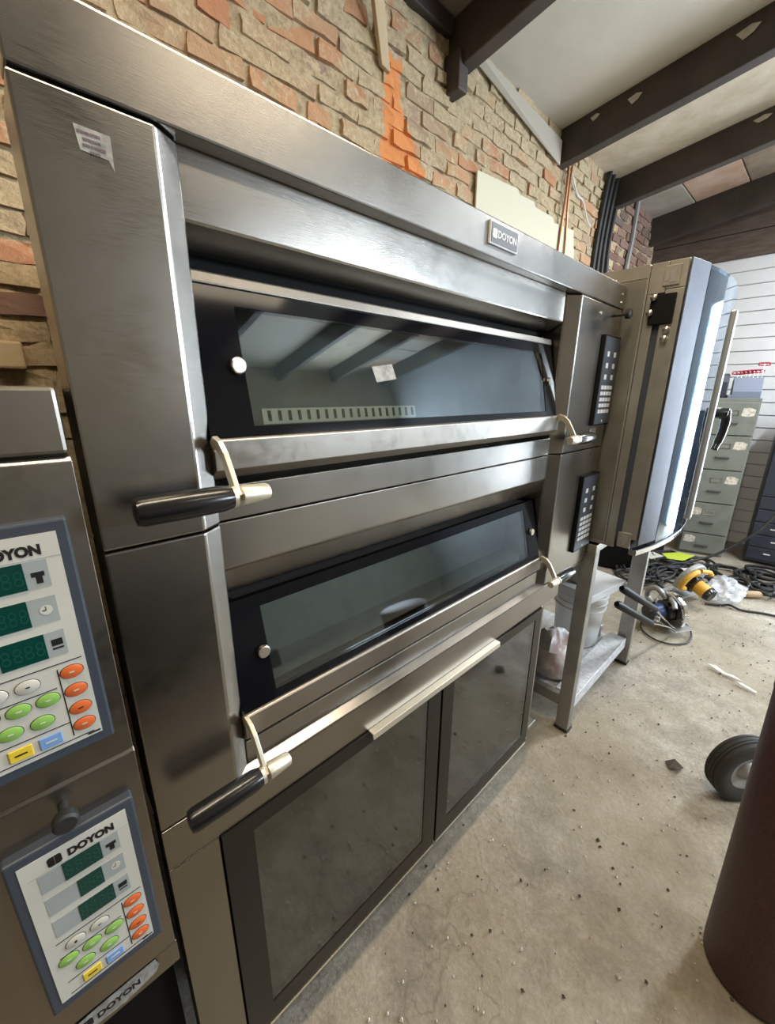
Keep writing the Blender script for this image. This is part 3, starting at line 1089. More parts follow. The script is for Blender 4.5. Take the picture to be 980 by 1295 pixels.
keypad(-0.111, 0.037, 1.188, 1.513)
keypad(-0.108, 0.041, 0.758, 1.068)
MB().lathe([(0.006, 0.003), (0.006, -0.018), (0.012, -0.020), (0.015, -0.026), (0.015, -0.036), (0.012, -0.039), (0.0, -0.039)], (-0.036, 0.0, 1.103), 20, axis='y').build('knob', black_rubber, LO, smooth=True)
stk = MB().add([(-0.112, -.0004, 0.682), (-0.06, -.0006, 0.686), (0.022, -.0004, 0.6865), (0.027, -.0005, 0.668), (0.020, -.0004, 0.655), (-0.03, -.0005, 0.645), (-0.075, -.0004, 0.65), (-0.12, -.0004, 0.66)], [(0, 1, 2, 3, 4, 5, 6, 7)]).build('sticker', sticker_mat(), LO)
text_mb('DOYON', 0.017, -0.066, -0.0008, 0.6605, 0.0002, 0.0006, .062).build('lettering', ink, stk)
emblem(-0.088, 0.6595, .016, -.0006, 'emblem', ink, stk)

# ================================================================== COMBI OVEN ON ITS STAND
CO = thing('convection_oven', 'worn steel convection oven with a curved glass front on a steel stand', 'oven', (2.23, 0.3, 1.03))
cx0, cx1, cz0, cz1 = 1.81, 2.66, 1.035, 2.108
MB().box(cx0, cx1, -0.068, 0.75, cz0, cz1).build('body', combi_steel, CO, bevel=0.004)
sp = MB().box(cx0 - 0.004, cx0, -0.06, 0.55, cz0 + 0.02, cz1 - 0.05)
sp.build('side_panel', oven_side, CO, bevel=0.001)
MB().box(cx0 - .003, cx0, -0.065, .5, cz1 - .045, cz1).build('top_band', combi_steel, CO, bevel=0.001)
MB().box(cx0, cx0 + .06, -0.103, -0.069, cz0, cz1 - .1005).build('door_post', combi_steel, CO, bevel=0.002)
MB().box(cx0 + .012, cx1 - .02, -0.124, -0.069, cz0 + .03, cz1 - .03).build('door_seal', navy, CO)
MB().box(cx0, cx1, -0.124, -0.069, cz1 - .10, cz1).build('top_rail', combi_steel, CO, bevel=0.002)
door = MB().box(cx0, cx0 + .04, -0.184, -0.125, cz0 + 0.05, cz1 - 0.09).build('door_edge', combi_steel, CO, bevel=0.002)
MB().box(cx0, cx0 + .04, -0.184, -0.125, cz1 - 0.089, cz1).build('door_corner', combi_steel, CO, bevel=0.002)


def arc(x):
    t = (x - 2.235) / 0.425
    return -0.236 + 0.052 * t * t


def arc_strip(xa, xb, z0, z1, off=0.0, th=0.008, n=12):
    pf = []
    for i in range(n + 1):
        x = xa + (xb - xa) * i / n
        pf.append((x, arc(x) - off))
    for i in range(n, -1, -1):
        x = xa + (xb - xa) * i / n
        pf.append((x, arc(x) - off + th))
    return MB().prism_z(pf, z0, z1)


arc_strip(cx0 + .0005, 1.945, cz0 + .03, cz1, 0.008, 0.0065).build('door_stile', blue_steel, CO, bevel=0.002)
arc_strip(1.946, 2.56, cz0 + .02, cz1 - .006, 0.009, 0.008, 20).build('curved_glass', glass_combi, CO, smooth=True)
arc_strip(1.946, 2.56, cz0 + .02, cz1 - .006, -0.006, 0.02, 20).build('inner_skin', mat('dark_interior', (0.10, 0.13, 0.16), 0.35, 0.2), CO, smooth=True)
arc_strip(2.40, cx1, cz0 + .03, cz1 - .09, 0.026, 0.05).build('door_stile', mat('pale_steel', (0.62, 0.66, 0.70), 0.35, 0.7), CO, bevel=0.010)
arc_strip(1.80, cx1, cz0 - .012, cz0 + .012, 0.012, 0.03, 24).build('bottom_rail', chrome, CO, bevel=0.003)
MB().box(cx0 + .02, cx1 - .02, -0.16, 0.0, cz0 - .004, cz0 + .03).build('door_sill', black_matt, CO)
# hinge bracket, bolts and latch plates on the near side
bk = MB().box(cx0 - .012, cx0, -0.165, -0.088, cz1 - 0.205, cz1 - 0.105).build('hinge_bracket', black_matt, CO, bevel=0.003)
for y, z in ((-0.098, cz1 - .115), (-0.092, cz1 - .165), (-0.152, cz1 - .225), (-0.150, cz1 - .255)):
    MB().lathe([(0.012, 0.012 - .012), (0.011, -0.016), (0.006, -0.020), (0.0, -0.020)], (cx0 - (.0 if z < cz1 - .2 else .006), y, z), 14, axis='x').build('bolt', nickel, CO, smooth=True)
for z in (cz1 - .09, cz0 - 0.0):
    lp = MB().box(cx0 - .006, cx0, -0.165, -0.115, z + .01, z + .075).build('latch_plate', combi_steel, CO, bevel=0.002)
    sl = MB().box(cx0 - .0075, cx0 - .006, -0.152, -0.135, z + .02, z + .062).box(cx0 - .0075, cx0 - .006, -0.132, -0.122, z + .026, z + .052)
    sl.build('latch_slot', tool_grey, lp)
MB().lathe([(0.010, 0.0), (0.009, -0.010), (0.0, -0.012)], (cx0, 0.05, cz1 - .04), 12, axis='x').build('bolt', nickel, CO, smooth=True)
# black lever handle
hd = bpy.data.objects.new('door_handle', None)
C.objects.link(hd)
hd.parent = CO
ORG[hd] = ORG[CO]
hb = MB().lathe([(0.022, 0.0), (0.022, -0.05), (0.026, -0.052), (0.026, -0.085), (0.0, -0.088)], (2.555, -0.20, 1.575), 18, axis='y').build('handle_hub', black_grip, hd, smooth=True)
MB().tube(smooth_path([(2.555, -0.272, 1.59), (2.56, -0.277, 1.545), (2.565, -0.275, 1.49), (2.555, -0.268, 1.44), (2.54, -0.262, 1.405)], 5), [0.020] * 8 + [0.018] * 8 + [0.015] * 5, 10).build('lever', black_grip, hd, smooth=True)

ST = thing('oven_stand', 'open steel stand with a low shelf carrying the convection oven', 'stand', (2.23, 0.3, 0.0))


def leg(x0, x1, y0, y1, z1=0.985):
    MB().box(x0, x1, y0, y1, 0.012, z1).build('leg', steel_leg, ST, bevel=0.003)
    MB().box(x0 - .004, x1 + .004, y0 - .004, y1 + .004, 0.0, 0.012).build('foot', black_rubber, ST)


leg(1.812, 1.862, -0.040, 0.022)
leg(2.632, 2.675, -0.060, 0.018)
leg(1.812, 1.862, 0.62, 0.68)
leg(2.615, 2.66, 0.62, 0.68)
MB().box(1.81, 2.66, -0.04, 0.70, 0.985, 1.022).build('top_frame', combi_steel, ST, bevel=0.003)
sh = MB().box(1.862, 2.62, -0.03, 0.065, 0.165, 0.190)
sh.box(1.862, 2.62, 0.066, 0.66, 0.150, 0.165)
sh.box(1.862, 2.62, -0.038, -0.030, 0.125, 0.192)
sh.build('shelf', shelf_mat, ST, bevel=0.002)
MB().box(1.82, 1.855, 0.022, 0.62, 0.13, 0.19).build('side_rail', steel_leg, ST, bevel=0.002)


# buckets on the shelf
def bucket(name, label, c, r0, r1, h, group=None):
    o = thing(name, label, 'bucket', c)
    pr_ = [(r0 * .96, 0.0), (r0, 0.006), (r0 + (r1 - r0) * .72, h * .72), (r1 * 1.04, h * .725), (r1 * 1.04, h * .75), (r1 * .99, h * .755), (r1 * 1.0, h * .83), (r1 * 1.05, h * .835), (r1 * 1.05, h * .86),
           (r1, h * .865), (r1 * 1.01, h * .955), (r1 * 1.06, h * .96), (r1 * 1.06, h), (r1 * .98, h), (r1 * .95, h * .9), (r0 * .93, .012), (0, .012)]
    MB().lathe(pr_, (0, 0, 0), 32).build('pail', white_plastic, o, smooth=True, local=True)
    pts = []
    for k in range(13):
        a = PI * (k / 12) - 0.5
        pts.append((r1 * 1.08 * math.cos(a), -abs(math.sin(a + .5)) * .06 + r1 * 1.0 * math.sin(a), h * .9 - .10 * math.sin(a + .5)))
    MB().tube(pts, .003, 6).build('wire_handle', nickel, o, local=True)
    for sx in (-1, 1):
        MB().lathe([(.014, 0), (.014, .012)], (sx * r1 * 1.03 * math.cos(.5), -sx * r1 * .5, h * .9), 10, axis='x').build('handle_lug', white_plastic, o, local=True)
    return o


bucket('bucket', 'white plastic bucket on the stand shelf nearest the right leg', (2.435, 0.205, 0.166), 0.125, 0.145, 0.34)
bucket('bucket', 'white plastic bucket behind the front left leg of the stand', (2.06, 0.44, 0.166), 0.125, 0.145, 0.34)
# white tray box lying across the buckets
TB = thing('tray_box', 'shallow white box lying across the two buckets', 'box', (2.26, 0.09, 0.508), -0.165)
MB().box(0, 0.37, 0.0, 0.36, 0, 0.045).build('box_body', white_plastic, TB, bevel=0.004, local=True)
MB().box(-0.006, 0.376, -0.006, 0.366, 0.045, 0.056).build('box_lid', white_plastic, TB, bevel=0.003, local=True)
CT = thing('carton', 'tall white carton standing on the shallow white box', 'carton', (2.455, 0.235, 0.565), -0.165)
MB().box(-0.10, 0.06, -0.06, 0.08, 0, 0.25).build('carton_body', paper_w, CT, bevel=0.006, local=True)
MB().box(-0.101, 0.061, -0.0605, 0.0805, 0.225, 0.251).build('carton_flap', white_plastic, CT, local=True)


def lump(c, rx, ry, rz, seed, rough=0.22, n=20, k=10, zmin=None, freq=2.2):
    rr = []
    for j in range(k + 1):
        t = PI * j / k
        ring = []
        for i in range(n):
            a = 2 * PI * i / n
            d = Vector((math.sin(t) * math.cos(a), math.sin(t) * math.sin(a), -math.cos(t)))
            s = 1 + rough * noise.noise(d * freq + Vector((seed, seed * 1.7, 0))) + rough * .4 * noise.noise(d * freq * 3 + Vector((seed, 0, seed)))
            z = c[2] + d.z * rz * s
            if zmin is not None:
                z = max(z, zmin)
            ring.append((c[0] + d.x * rx * s, c[1] + d.y * ry * s, z))
        rr.append(ring)
    return MB().rings(rr)


bg_m = bag_mat()
b = lump((1.985, 0.155, 0.29), 0.115, 0.12, 0.15, 3.3, 0.25, 26, 14, 0.191).build('plastic_bag', bg_m, smooth=True)
tag(b, 'crumpled white plastic bag on the shelf beside the front left leg', 'bag')
tag(MB().lathe([(0.035, 0), (0.036, .003), (0.036, .075), (0.033, .078), (0.0, .078)], (2.565, 0.13, 0.166), 20).build('tin_can', tool_grey, smooth=True), 'small grey tin standing by the right leg on the shelf', 'can')

# bolt cutters leaning over the shelf, tips on the floor
BC = thing('bolt_cutters', 'long bolt cutters with two black grips leaning over the stand shelf', 'tool', (3.30, -0.17, 0.0))
G1, T1 = Vector((2.05, -0.10, 0.715)), Vector((3.30, -0.19, 0.02))
dv = (T1 - G1)
off = Vector((0.018, 0.0, 0.036))
for s_ in (-1, 1):
    a = G1 + off * s_ * 1.0
    bb = G1 + dv * 0.50 + off * s_ * 1.1
    MB().tube([a, a.lerp(bb, .04), a.lerp(bb, .5), a.lerp(bb, .96), bb], [.012, .0205, .0195, .020, .012], 12).build('grip', mat('black_vinyl', (0.006, 0.006, 0.008), 0.5, 0, 0.12), BC, smooth=True)
    MB().tube([bb - dv * .01, G1 + dv * 0.60 + off * s_ * 0.7, G1 + dv * 0.80 + off * s_ * 0.25, T1 + off * s_ * 0.15], [.007, .007, .006, .004], 8).build('shaft', chrome, BC, smooth=True)
MB().lathe([(.016, -.012), (.016, .012)], tuple(G1 + dv * .56), 14, axis='y').build('pivot', nickel, BC, smooth=True)


# ================================================================== SAWS ON THE FLOOR
def saw(name, label, loc, rz, body_m, guard_m, handle_m, R, tilt):
    o = thing(name, label, 'saw', loc, rz)
    o.rotation_euler = (tilt, 0, rz)
    # upper blade guard: half disc shell
    pf = []
    for k in range(19):
        a = PI * (k / 18) * 1.15 - .25
        pf.append((R * math.cos(a), R * 1.02 + R * math.sin(a)))
    pf += [(R * math.cos(a) * .5, R * .8)]
    MB().prism_y(pf, -0.02, 0.025).build('blade_guard', guard_m, o, bevel=0.012, local=True)
    lg = [(R * .93 * math.cos(a), R * .95 + R * .93 * math.sin(a)) for a in (PI + PI * k / 14 for k in range(15))]
    MB().prism_y(lg, -0.012, 0.012).build('lower_guard', chrome, o, bevel=0.004, local=True)
    MB().box(-R * 1.15, R * 1.05, -.075, .06, R * .38, R * .38 + .004).build('shoe', tool_grey, o, bevel=0.002, local=True)
    MB().lathe([(0.045, -.03), (0.055, -.05), (0.055, -.16), (0.045, -.19), (0.02, -.195), (0, -.195)], (0, 0, R * 1.05), 20, axis='y').build('motor', body_m, o, smooth=True, local=True)
    MB().lathe([(0.07, -.022), (0.078, -.03), (0.075, -.065), (0.05, -.075)], (0, 0, R * 1.05), 20, axis='y').build('gear_housing', black_grip, o, smooth=True, local=True)
    MB().lathe([(0.056, -.155), (0.058, -.165), (0.05, -.195), (0, -.197)], (0, 0, R * 1.05), 20, axis='y').build('motor_cap', black_grip, o, smooth=True, local=True)
    MB().tube(smooth_path([(-.03, -.03, R * 1.6), (-.09, -.05, R * 1.95), (-.17, -.05, R * 1.7), (-.19, -.05, R * 1.15), (-.12, -.05, R * .95)], 5), .020, 10).build('rear_handle', handle_m, o, smooth=True, local=True)
    MB().tube([(.02, -.03, R * 1.75), (.09, -.06, R * 1.75), (.11, -.07, R * 1.6)], .017, 10).build('front_handle', handle_m, o, smooth=True, local=True)
    MB().lathe([(.02, -.03), (.02, -.034), (0, -.036)], (0, 0.03 + .03, R), 14, axis='y').build('arbor_bolt', nickel, o, smooth=True, local=True)
    return o


saw('circular_saw', 'silver circular saw with a blue body by the stand, cord looped before it', (3.36, -0.13, 0.0), -2.25, blue_tool, chrome, tool_grey, 0.14, 0.10)
saw('circular_saw', 'yellow and black circular saw with a grey guard on the floor', (3.92, -0.06, 0.03), -0.35, yellow_tool, tool_grey, yellow_tool, 0.165, 0.30)


def cable(name, label, pts, r=0.007, mt=black_rubber, cat='cable', group=None, k=7):
    o = MB().tube(smooth_path(pts, k), r, 7).build(name, mt, smooth=True)
    return tag(o, label, cat, group)


cable('saw_cord', 'black saw cord looped on the floor in front of the silver saw',
      [(3.42, -0.03, .07), (3.30, 0.03, .01), (3.16, 0.00, .008), (3.08, -0.10, .008), (3.10, -0.20, .008), (3.20, -0.27, .008), (3.34, -0.27, .008), (3.44, -0.22, .02), (3.47, -0.15, .07)], .006, cat='cord')
pb = lump((4.20, -0.32, 0.08), 0.19, 0.13, 0.09, 8.1, 0.4, 44, 22, 0.002, 2.2).build('polythene_bag', poly_mat(), smooth=True)
tag(pb, 'clear crumpled polythene bag beside the yellow saw', 'bag')

# ================================================================== FILING CABINET AND NEIGHBOURS
ang = math.atan2(-0.946, 0.286)           # direction along the face, left to right
FC = thing('filing_cabinet', 'grey-green five drawer filing cabinet against the white siding', 'cabinet', (5.225, 0.235, 0.0), ang)
W_, D_, H_ = 0.40, 0.38, 1.635              # local: x along the face, y into the cabinet
cabm = cabinet_mat()
MB().box(0, W_, 0.012, D_, 0.0, H_).build('carcass', cabm, FC, bevel=0.004, local=True)
zs = [0.02, 0.235, 0.575, 0.925, 1.275, 1.60]
lab = label_mat()
for k in range(5):
    z0, z1 = zs[k], zs[k + 1]
    d = MB().box(0.014, W_ - 0.014, -0.010, 0.014, z0 + .006, z1 - .006).build('drawer', cabm, FC, bevel=0.003, local=True)
    zc = z1 - 0.10 if k else z1 - 0.07
    hh = MB().box(W_ * .36, W_ * .64, -0.026, -0.010, z0 + (z1 - z0) * .34, z0 + (z1 - z0) * .34 + .022)
    hh.build('drawer_handle', mat('grey_handle', (0.12, 0.125, 0.12), 0.4, 0.5), d, bevel=0.004, local=True)
    if k:
        lf = MB()
        xa, xb, za, zb = W_ * .37, W_ * .61, zc - .03, zc + .018
        lf.box(xa, xb, -.014, -.010, za, za + .006).box(xa, xb, -.014, -.010, zb - .006, zb).box(xa, xa + .006, -.014, -.010, za, zb).box(xb - .006, xb, -.014, -.010, za, zb)
        lf.build('label_holder', nickel, d, local=True)
        MB().box(xa + .006, xb - .006, -.0115, -.010, za + .006, zb - .006).build('label_card', cabm, d, local=True)
    lx = W_ * (.08 if k < 2 else .66)
    pts = [(lx + dx * .1, -.0112, zc - .04 + dz * .085) for dx, dz in ((0, .1), (.5, 0), (1.0, .12), (1.05, .8), (.6, 1.0), (.1, .95))]
    MB().add(pts, [tuple(range(6))]).build('torn_label', lab, d, local=True)
    if k == 4:
        MB().add([(x_ - W_ * .58, y_, z_) for x_, y_, z_ in pts], [tuple(range(6))]).build('torn_label', lab, d, local=True)

M_FC = Matrix.Translation((5.225, 0.235, 0)) @ Matrix.Rotation(ang, 4, 'Z')


def fc(x, y, z):
    return M_FC @ Vector((x, y, z))


HK = thing('hex_key_rack', 'grey bench rack of red T-handled hex keys on the filing cabinet', 'tool rack', tuple(fc(0.165, 0.06, H_)), ang)
rk = MB().prism_x([(0, 0), (0.09, 0), (0.09, 0.16), (0.05, 0.20), (0.0, 0.06)], 0.0, 0.225)
rk.box(-0.03, 0.0, 0, 0.10, 0.0, 0.03)
rk.build('rack_body', mat('blue_grey_plastic', (0.17, 0.20, 0.27), 0.5), HK, bevel=0.004, local=True)
for k in range(7):
    x = 0.02 + k * 0.0305
    zt = 0.235 + 0.003 * k + (0.06 if k == 6 else 0)
    kd = MB().tube([(x, 0.05, 0.05), (x, 0.05, zt)], .0035, 6).build('hex_key', chrome, HK, local=True)
    MB().tube(smooth_path([(x - .045, 0.03, zt), (x - .04, .035, zt + .012), (x, 0.05, zt + .014), (x + .04, .065, zt + .012), (x + .045, .07, zt), (x + .04, .065, zt - .010), (x, .05, zt - .012), (x - .04, .035, zt - .010), (x - .045, 0.03, zt)], 3), .006, 6).build('t_handle', red_paint, kd, smooth=True, local=True)
DC = thing('drill_case', 'dark upright charger block left of the red hex keys', 'charger', tuple(fc(0.0, 0.08, H_)), ang)
MB().prism_x([(0, 0), (.12, 0), (.12, .18), (.08, .235), (.03, .225), (.0, .15)], 0.0, 0.13).build('case_body', cab_black, DC, bevel=0.008, local=True)
MB().box(.05, .058, -.004, .02, .13, .20).build('case_clip', white_print, DC, local=True)

BCB = thing('tool_cabinet', 'blue-black steel cabinet with white drawer labels right of the filing cabinet', 'cabinet', (5.36, -0.31, 0.0), math.radians(-84))
MB().box(0, 0.9, 0.02, 0.36, 0.03, 1.50).build('carcass', cab_black, BCB, bevel=0.005, local=True)
for k in range(6):
    z0 = 0.06 + k * 0.13 if k < 5 else 0.71
    z1 = z0 + 0.122 if k < 5 else 1.47
    dd = MB().box(0.012, 0.888, 0.0, 0.022, z0, z1).build('drawer' if k < 5 else 'door', cab_black, BCB, bevel=0.004, local=True)
    if k < 5:
        for q in range(3):
            x = 0.14 + q * 0.12 + (0.03 if k % 2 else 0)
            MB().box(x, x + .05, -.002, 0.0, z0 + .06, z0 + .072).build('label_strip', white_print, dd, local=True)
    else:
        MB().add([(0.30, -.001, 1.18), (0.42, -.001, 1.20), (0.42, -.001, 1.30), (0.33, -.001, 1.29)], [(0, 1, 2, 3)]).build('paper_note', lab, dd, local=True)
tag(lump((5.44, -0.44, 1.60), 0.07, 0.075, 0.13, 5.1, 0.25, 20, 10, 1.502).build('shopping_bag', poly_mat(), smooth=True), 'pale translucent bag standing on the blue-black cabinet', 'bag')
tag(MB().prism_z([(4.95, 0.30), (5.16, 0.36), (5.12, 0.62), (4.90, 0.56)], 0.0, 0.62).build('crate', mat('dark_purple', (0.03, 0.02, 0.03), 0.6), bevel=0.01), 'dark crate in the shade left of the filing cabinet', 'crate')
tag(MB().prism_z([(4.2, 0.35), (4.7, 0.45), (4.62, 0.8), (4.12, 0.7)], 0.0, 0.26).build('toolbox', black_matt, bevel=0.012), 'low black box in the shade behind the stand', 'box')

# hoses and cables
cable('air_hose', 'tan hose hanging in a loop before the blue-black cabinet', [(5.16, -0.62, 0.62), (5.15, -0.575, 0.50), (5.14, -0.545, 0.36), (5.12, -0.56, 0.20), (5.08, -0.62, 0.08), (5.0, -0.72, 0.025), (4.95, -0.85, .02)], .018, hose_tan, 'hose')
cable('hanging_cable', 'thin dark cable slanting down across the filing cabinet corner', [(5.20, -0.62, 0.95), (5.12, -0.50, 0.68), (5.02, -0.36, 0.40), (4.90, -0.14, 0.16), (4.75, 0.05, 0.06), (4.5, 0.2, .02)], .012)
cable('hanging_cable', 'black cable curling down at the far right by the blue-black cabinet', [(5.18, -0.70, 0.80), (5.17, -0.66, 0.62), (5.15, -0.68, 0.45), (5.12, -0.78, 0.34), (5.1, -0.9, 0.3)], .012)


def coil(cx_, cy_, r, turns, seed, z=0.012, rc=0.010):
    rnd = random.Random(seed)
    pts = []
    n = int(turns * 10)
    for k in range(n + 1):
        a = 2 * PI * k / 10 + seed
        q = r * (1 + rnd.uniform(-.18, .18))
        pts.append((cx_ + q * math.cos(a), cy_ + 0.7 * q * math.sin(a), z + rc + 0.015 * (k / 10) + rnd.uniform(0, .012)))
    return pts


coils = [('thick black hose coil between the saws and the dark toolbox', 4.25, 0.20, 0.20, 2.6, 6), ('black cable coil against the base of the blue-black cabinet', 5.02, -0.50, 0.18, 2.5, 7),
         ('black cable coil in front of the lime green paper', 4.62, 0.16, 0.16, 2.4, 8), ('black cable coil at the right edge before the steel rods', 4.72, -0.86, 0.17, 2.4, 9), ('small black cord coil beside the tan connector', 4.52, -0.36, 0.12, 2.4, 10),
         ('black hose coil nearest the tan hose', 4.86, -0.56, 0.17, 2.4, 1), ('black cable coil in front of the filing cabinet', 4.78, -0.26, 0.16, 2.2, 2),
         ('black cable coil behind the yellow saw', 4.55, 0.02, 0.17, 2.0, 3), ('tangled black cord at the far right floor edge', 4.62, -0.60, 0.13, 2.0, 4),
         ('black cable coil beside the stand in the shade', 4.05, 0.33, 0.17, 2.3, 5)]
for lb, a, b_, r, t, sd in coils:
    cable('cable_coil', lb, coil(a, b_, r, t, sd), .011, black_rubber, 'cable', k=4)
rt = random.Random(21)
for k in range(10):
    a, b_ = rt.uniform(4.15, 5.0), rt.uniform(-0.75, 0.45)
    if a < 4.45 and b_ < 0.05:
        b_ += 0.35
    cable('tangled_cable', 'black cable in the tangle spread before the filing cabinet', coil(a, b_, rt.uniform(.12, .24), rt.uniform(1.3, 2.2), 30 + k, 0.02), rt.uniform(.009, .014), black_rubber, 'cable', 'tangled black cables before the filing cabinet', 4)
cable('extension_cable', 'black cable trailing from the polythene bag to the right edge', [(3.97, -0.24, .01), (4.03, -0.33, .008), (4.06, -0.38, .02), (4.06, -0.46, .008), (4.12, -0.58, .008), (4.16, -0.70, .008), (4.3, -0.95, .008)], .009)
cable('extension_cable', 'black cable stretched along the base of the filing cabinet', [(4.0, 0.30, .02), (4.4, 0.16, .05), (4.75, 0.05, .03), (4.95, -0.2, .03), (5.05, -0.55, .02), (5.0, -0.95, .02)], .012)
cable('extension_cable', 'black cable between the saws and the dark boxes', [(3.75, 0.30, .02), (3.95, 0.16, .04), (4.3, 0.08, .03), (4.6, -0.1, .03), (4.7, -0.4, .02), (4.62, -0.8, .02)], .010)
for k, (x, y, ln_, a, lb) in enumerate(((4.60, -0.62, .30, 2.2, 'nearer short steel rod among the cables'), (4.70, -0.72, .26, 2.0, 'farther short steel rod among the cables'))):
    o = MB().tube([(x, y, .03), (x + ln_ * math.cos(a), y + ln_ * math.sin(a), .035)], .010, 8).build('steel_rod', nickel, smooth=True)
    tag(o, lb, 'rod')
pg = thing('cable_connector', 'tan and grey cable connector lying right of the polythene bag', 'connector', (4.40, -0.47, 0.0), 2.3)
MB().lathe([(.028, -.09), (.030, -.08), (.030, .03), (.024, .04)], (0, 0, .032), 14, axis='x').build('connector_body', hose_tan, pg, smooth=True, local=True)
MB().lathe([(.024, .04), (.026, .045), (.026, .10), (.0, .102)], (0, 0, .032), 14, axis='x').build('connector_ring', nickel, pg, smooth=True, local=True)


def sheet(name, label, pts, mt, cat):
    n = len(pts)
    mb = MB().add([p for p in pts] + [(p[0], p[1], p[2] - .002) for p in pts], [tuple(range(n)), tuple(range(n, 2 * n))[::-1]] + [(i, n + i, n + (i + 1) % n, (i + 1) % n) for i in range(n)])
    return tag(mb.build(name, mt), label, cat)


sheet('paper_sheet', 'lime green paper lying on the cables by the filing cabinet', [(4.78, 0.28, .075), (4.92, 0.16, .085), (4.88, 0.02, .10), (4.70, 0.08, .08), (4.68, 0.20, .07)], paper_lime, 'paper')
sheet('paper_sheet', 'white paper lying left of the lime green sheet', [(4.62, 0.42, .06), (4.78, 0.36, .07), (4.72, 0.25, .07), (4.57, 0.32, .06)], paper_w, 'paper')
sheet('paper_sheet', 'white card on the floor between the yellow saw and the cabinet', [(4.50, 0.10, .05), (4.62, -0.02, .06), (4.56, -0.16, .06), (4.46, -0.08, .05)], paper_w, 'paper')
sheet('paint_peeling', 'larger curled white paint flake on the concrete', [(3.02, -0.41, .012), (3.015, -0.46, .022), (2.985, -0.51, .014), (2.985, -0.55, .018), (2.968, -0.595, .010), (2.960, -0.55, .016), (2.962, -0.50, .012), (2.985, -0.45, .018)], paper_w, 'flake')
sheet('paint_peeling', 'smaller white paint flake nearer the camera', [(2.935, -0.565, .010), (2.932, -0.60, .018), (2.912, -0.665, .012), (2.897, -0.668, .010), (2.905, -0.62, .014), (2.92, -0.575, .018)], paper_w, 'flake')
sheet('dry_leaf', 'small dark curled leaf on the concrete left of the tyre', [(1.99, -.43, .004), (2.02, -.46, .018), (2.0, -.50, .012), (1.965, -.49, .02), (1.955, -.455, .008)], mat('brown_leaf', (0.06, 0.04, 0.025), 0.8), 'leaf')

# floor grit: crumbs nobody could count
gr = MB()
for k in range(1000):
    x, y = random.uniform(0.3, 4.6), random.uniform(-1.25, 0.05)
    s = random.uniform(.002, .007) * (1.4 if random.random() < .1 else 1)
    a = random.random() * PI
    c_, s_ = math.cos(a) * s, math.sin(a) * s
    gr.add([(x + c_, y + s_, 0), (x - s_, y + c_ * .7, 0), (x - c_, y - s_, 0), (x + s_ * .6, y - c_, 0), (x, y, s * 1.1)], [(0, 1, 4), (1, 2, 4), (2, 3, 4), (3, 0, 4)], 0 if random.random() < .6 else 1)
tag(gr.build('floor_grit', [paper_w, mat('dark_grit', (0.10, 0.08, 0.06), 0.9)]), kind='stuff')

# ================================================================== GAS CYLINDER AND CART WHEEL
GC = thing('steel_drum', 'slim dark maroon drum standing at the lower right edge', 'drum', (1.3406, -0.8144, 0.0))
GC.rotation_euler = (-0.025, 0, 0)
R_ = 0.123
MB().lathe([(0.0, 0.0), (R_ * .93, 0.0), (R_ * .985, .012), (R_, .03), (R_, .955), (R_ * .97, .966), (R_ * .9, .97), (0, .97)], (0, 0, 0), 48).build('cylinder_body', maroon_mat(), GC, smooth=True, local=True)
MB().lathe([(R_ * 1.015, .945), (R_ * 1.015, .962), (R_ * .99, .963), (R_ * .99, .944)], (0, 0, 0), 48).build('top_band', maroon_mat(), GC, smooth=True, local=True)

WH = thing('cart_wheel', 'black rubber cart wheel behind the slim maroon drum', 'wheel', (2.02, -0.685, 0.150))
WH.rotation_euler = (0, 0, math.radians(-40))
tr = []
NT = 40
prof = [(-.030, .082), (-.040, .105), (-.041, .125), (-.036, .141), (-.030, .147), (-.022, .147), (-.020, .144), (-.012, .144), (-.010, .149), (-.002, .149), (0, .145), (.002, .149), (.010, .149), (.012, .144), (.020, .144), (.022, .147), (.030, .147), (.036, .141), (.041, .125), (.040, .105), (.030, .082)]
for q in range(NT):
    a = 2 * PI * q / NT
    tr.append([(r * math.cos(a), h, r * math.sin(a)) for h, r in prof])
MB().rings(tr, closed=True).build('tyre', tyre_rubber, WH, smooth=True, local=True)
MB().lathe([(.083, .026), (.083, -.026), (.060, -.020), (.045, -.014), (.030, -.030), (.024, -.042), (.0, -.042)], (0, 0, 0), 32, axis='y').build('rim', tool_grey, WH, smooth=True, local=True)
MB().lathe([(.014, .06), (.014, -.055), (.0, -.057)], (0, 0, 0), 14, axis='y').build('hub', nickel, WH, smooth=True, local=True)

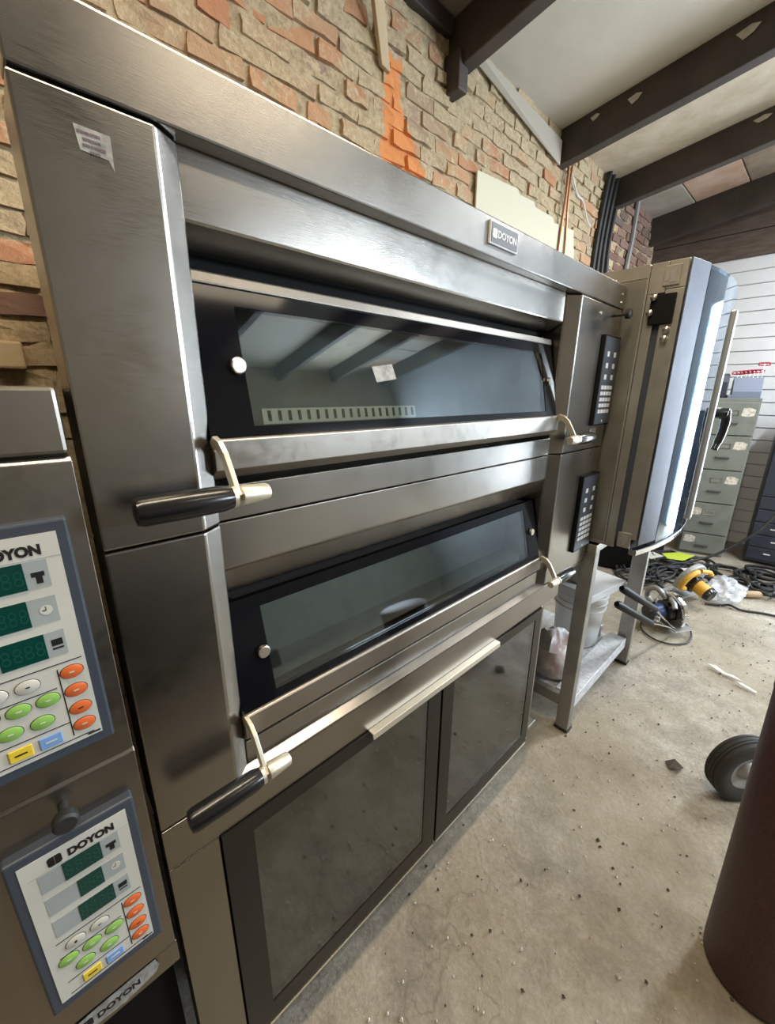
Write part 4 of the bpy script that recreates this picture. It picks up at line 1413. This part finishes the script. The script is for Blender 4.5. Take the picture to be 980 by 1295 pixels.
# ================================================================== THINGS ON THE BRICK WALL
cd = MB().prism_y([(2.38, 2.72), (2.375, 2.945), (2.84, 2.980), (2.86, 2.955), (3.06, 2.965), (3.09, 2.94), (3.36, 2.945), (3.38, 2.915), (3.72, 2.945), (3.80, 2.72)], WY - .062, WY - .05)
tag(cd.build('card_sheet', paper_cream, bevel=0.002), 'cream card sheet with a stepped torn top leaning on the brick wall', 'card')
st_ = MB().add([(1.36, WY - .20, 3.50), (1.44, WY - .20, 3.50), (1.655, WY - .06, 3.105), (1.60, WY - .06, 3.115), (1.36, WY - .17, 3.505), (1.44, WY - .17, 3.505), (1.655, WY - .04, 3.105), (1.60, WY - .04, 3.115)],
               [(0, 3, 2, 1), (4, 5, 6, 7), (0, 1, 5, 4), (1, 2, 6, 5), (2, 3, 7, 6), (3, 0, 4, 7)])
tag(st_.build('wood_batten', pale_wood, bevel=0.003), 'pale wooden batten slanting up the brick wall to the roof', 'batten')
for k, (x, lb) in enumerate(((4.20, 'leftmost of the black cables hanging beside the roof joist'), (4.28, 'second black cable hanging beside the roof joist'), (4.37, 'third black cable hanging beside the roof joist'), (4.47, 'rightmost of the black cables hanging beside the roof joist'))):
    cable('wall_cable', lb, [(x + .12, WY - .06, 3.62), (x + .03, WY - .07, 3.35), (x, WY - .06, 3.0), (x + .015 * (k - 1), WY - .06, 2.7), (x - .01, WY - .06, 2.3)], .022, black_rubber, 'cable')
cable('wall_pipe', 'left copper pipe running down the brick wall by the cream card', [(3.50, WY - .07, 3.36), (3.50, WY - .075, 3.15), (3.48, WY - .075, 2.9), (3.47, WY - .075, 2.5)], .011, copper, 'pipe')
cable('wall_pipe', 'right copper pipe running down the brick wall by the cream card', [(3.56, WY - .07, 3.34), (3.55, WY - .07, 3.1), (3.58, WY - .075, 2.8), (3.58, WY - .075, 2.5)], .009, copper, 'pipe')
cable('wall_wire', 'thin pale wire wandering over the bricks right of the copper pipes', [(3.55, WY - .06, 3.32), (3.72, WY - .055, 3.2), (3.84, WY - .055, 3.18), (3.96, WY - .055, 3.08), (4.05, WY - .055, 3.05)], .006, white_plastic, 'wire')
cable('wall_pipe', 'grey conduit on the dark bricks near the room corner', [(5.05, WY - .06, 3.5), (5.04, WY - .06, 3.2), (5.0, WY - .06, 2.9), (4.98, WY - .06, 2.4)], .024, tool_grey, 'pipe')
tag(MB().box(0.015, 0.095, WY - .10, WY - .03, 1.72, 1.80).build('loose_brick', pale_wood, bevel=0.008), 'single tan block jutting from the wall above the left oven', 'brick')
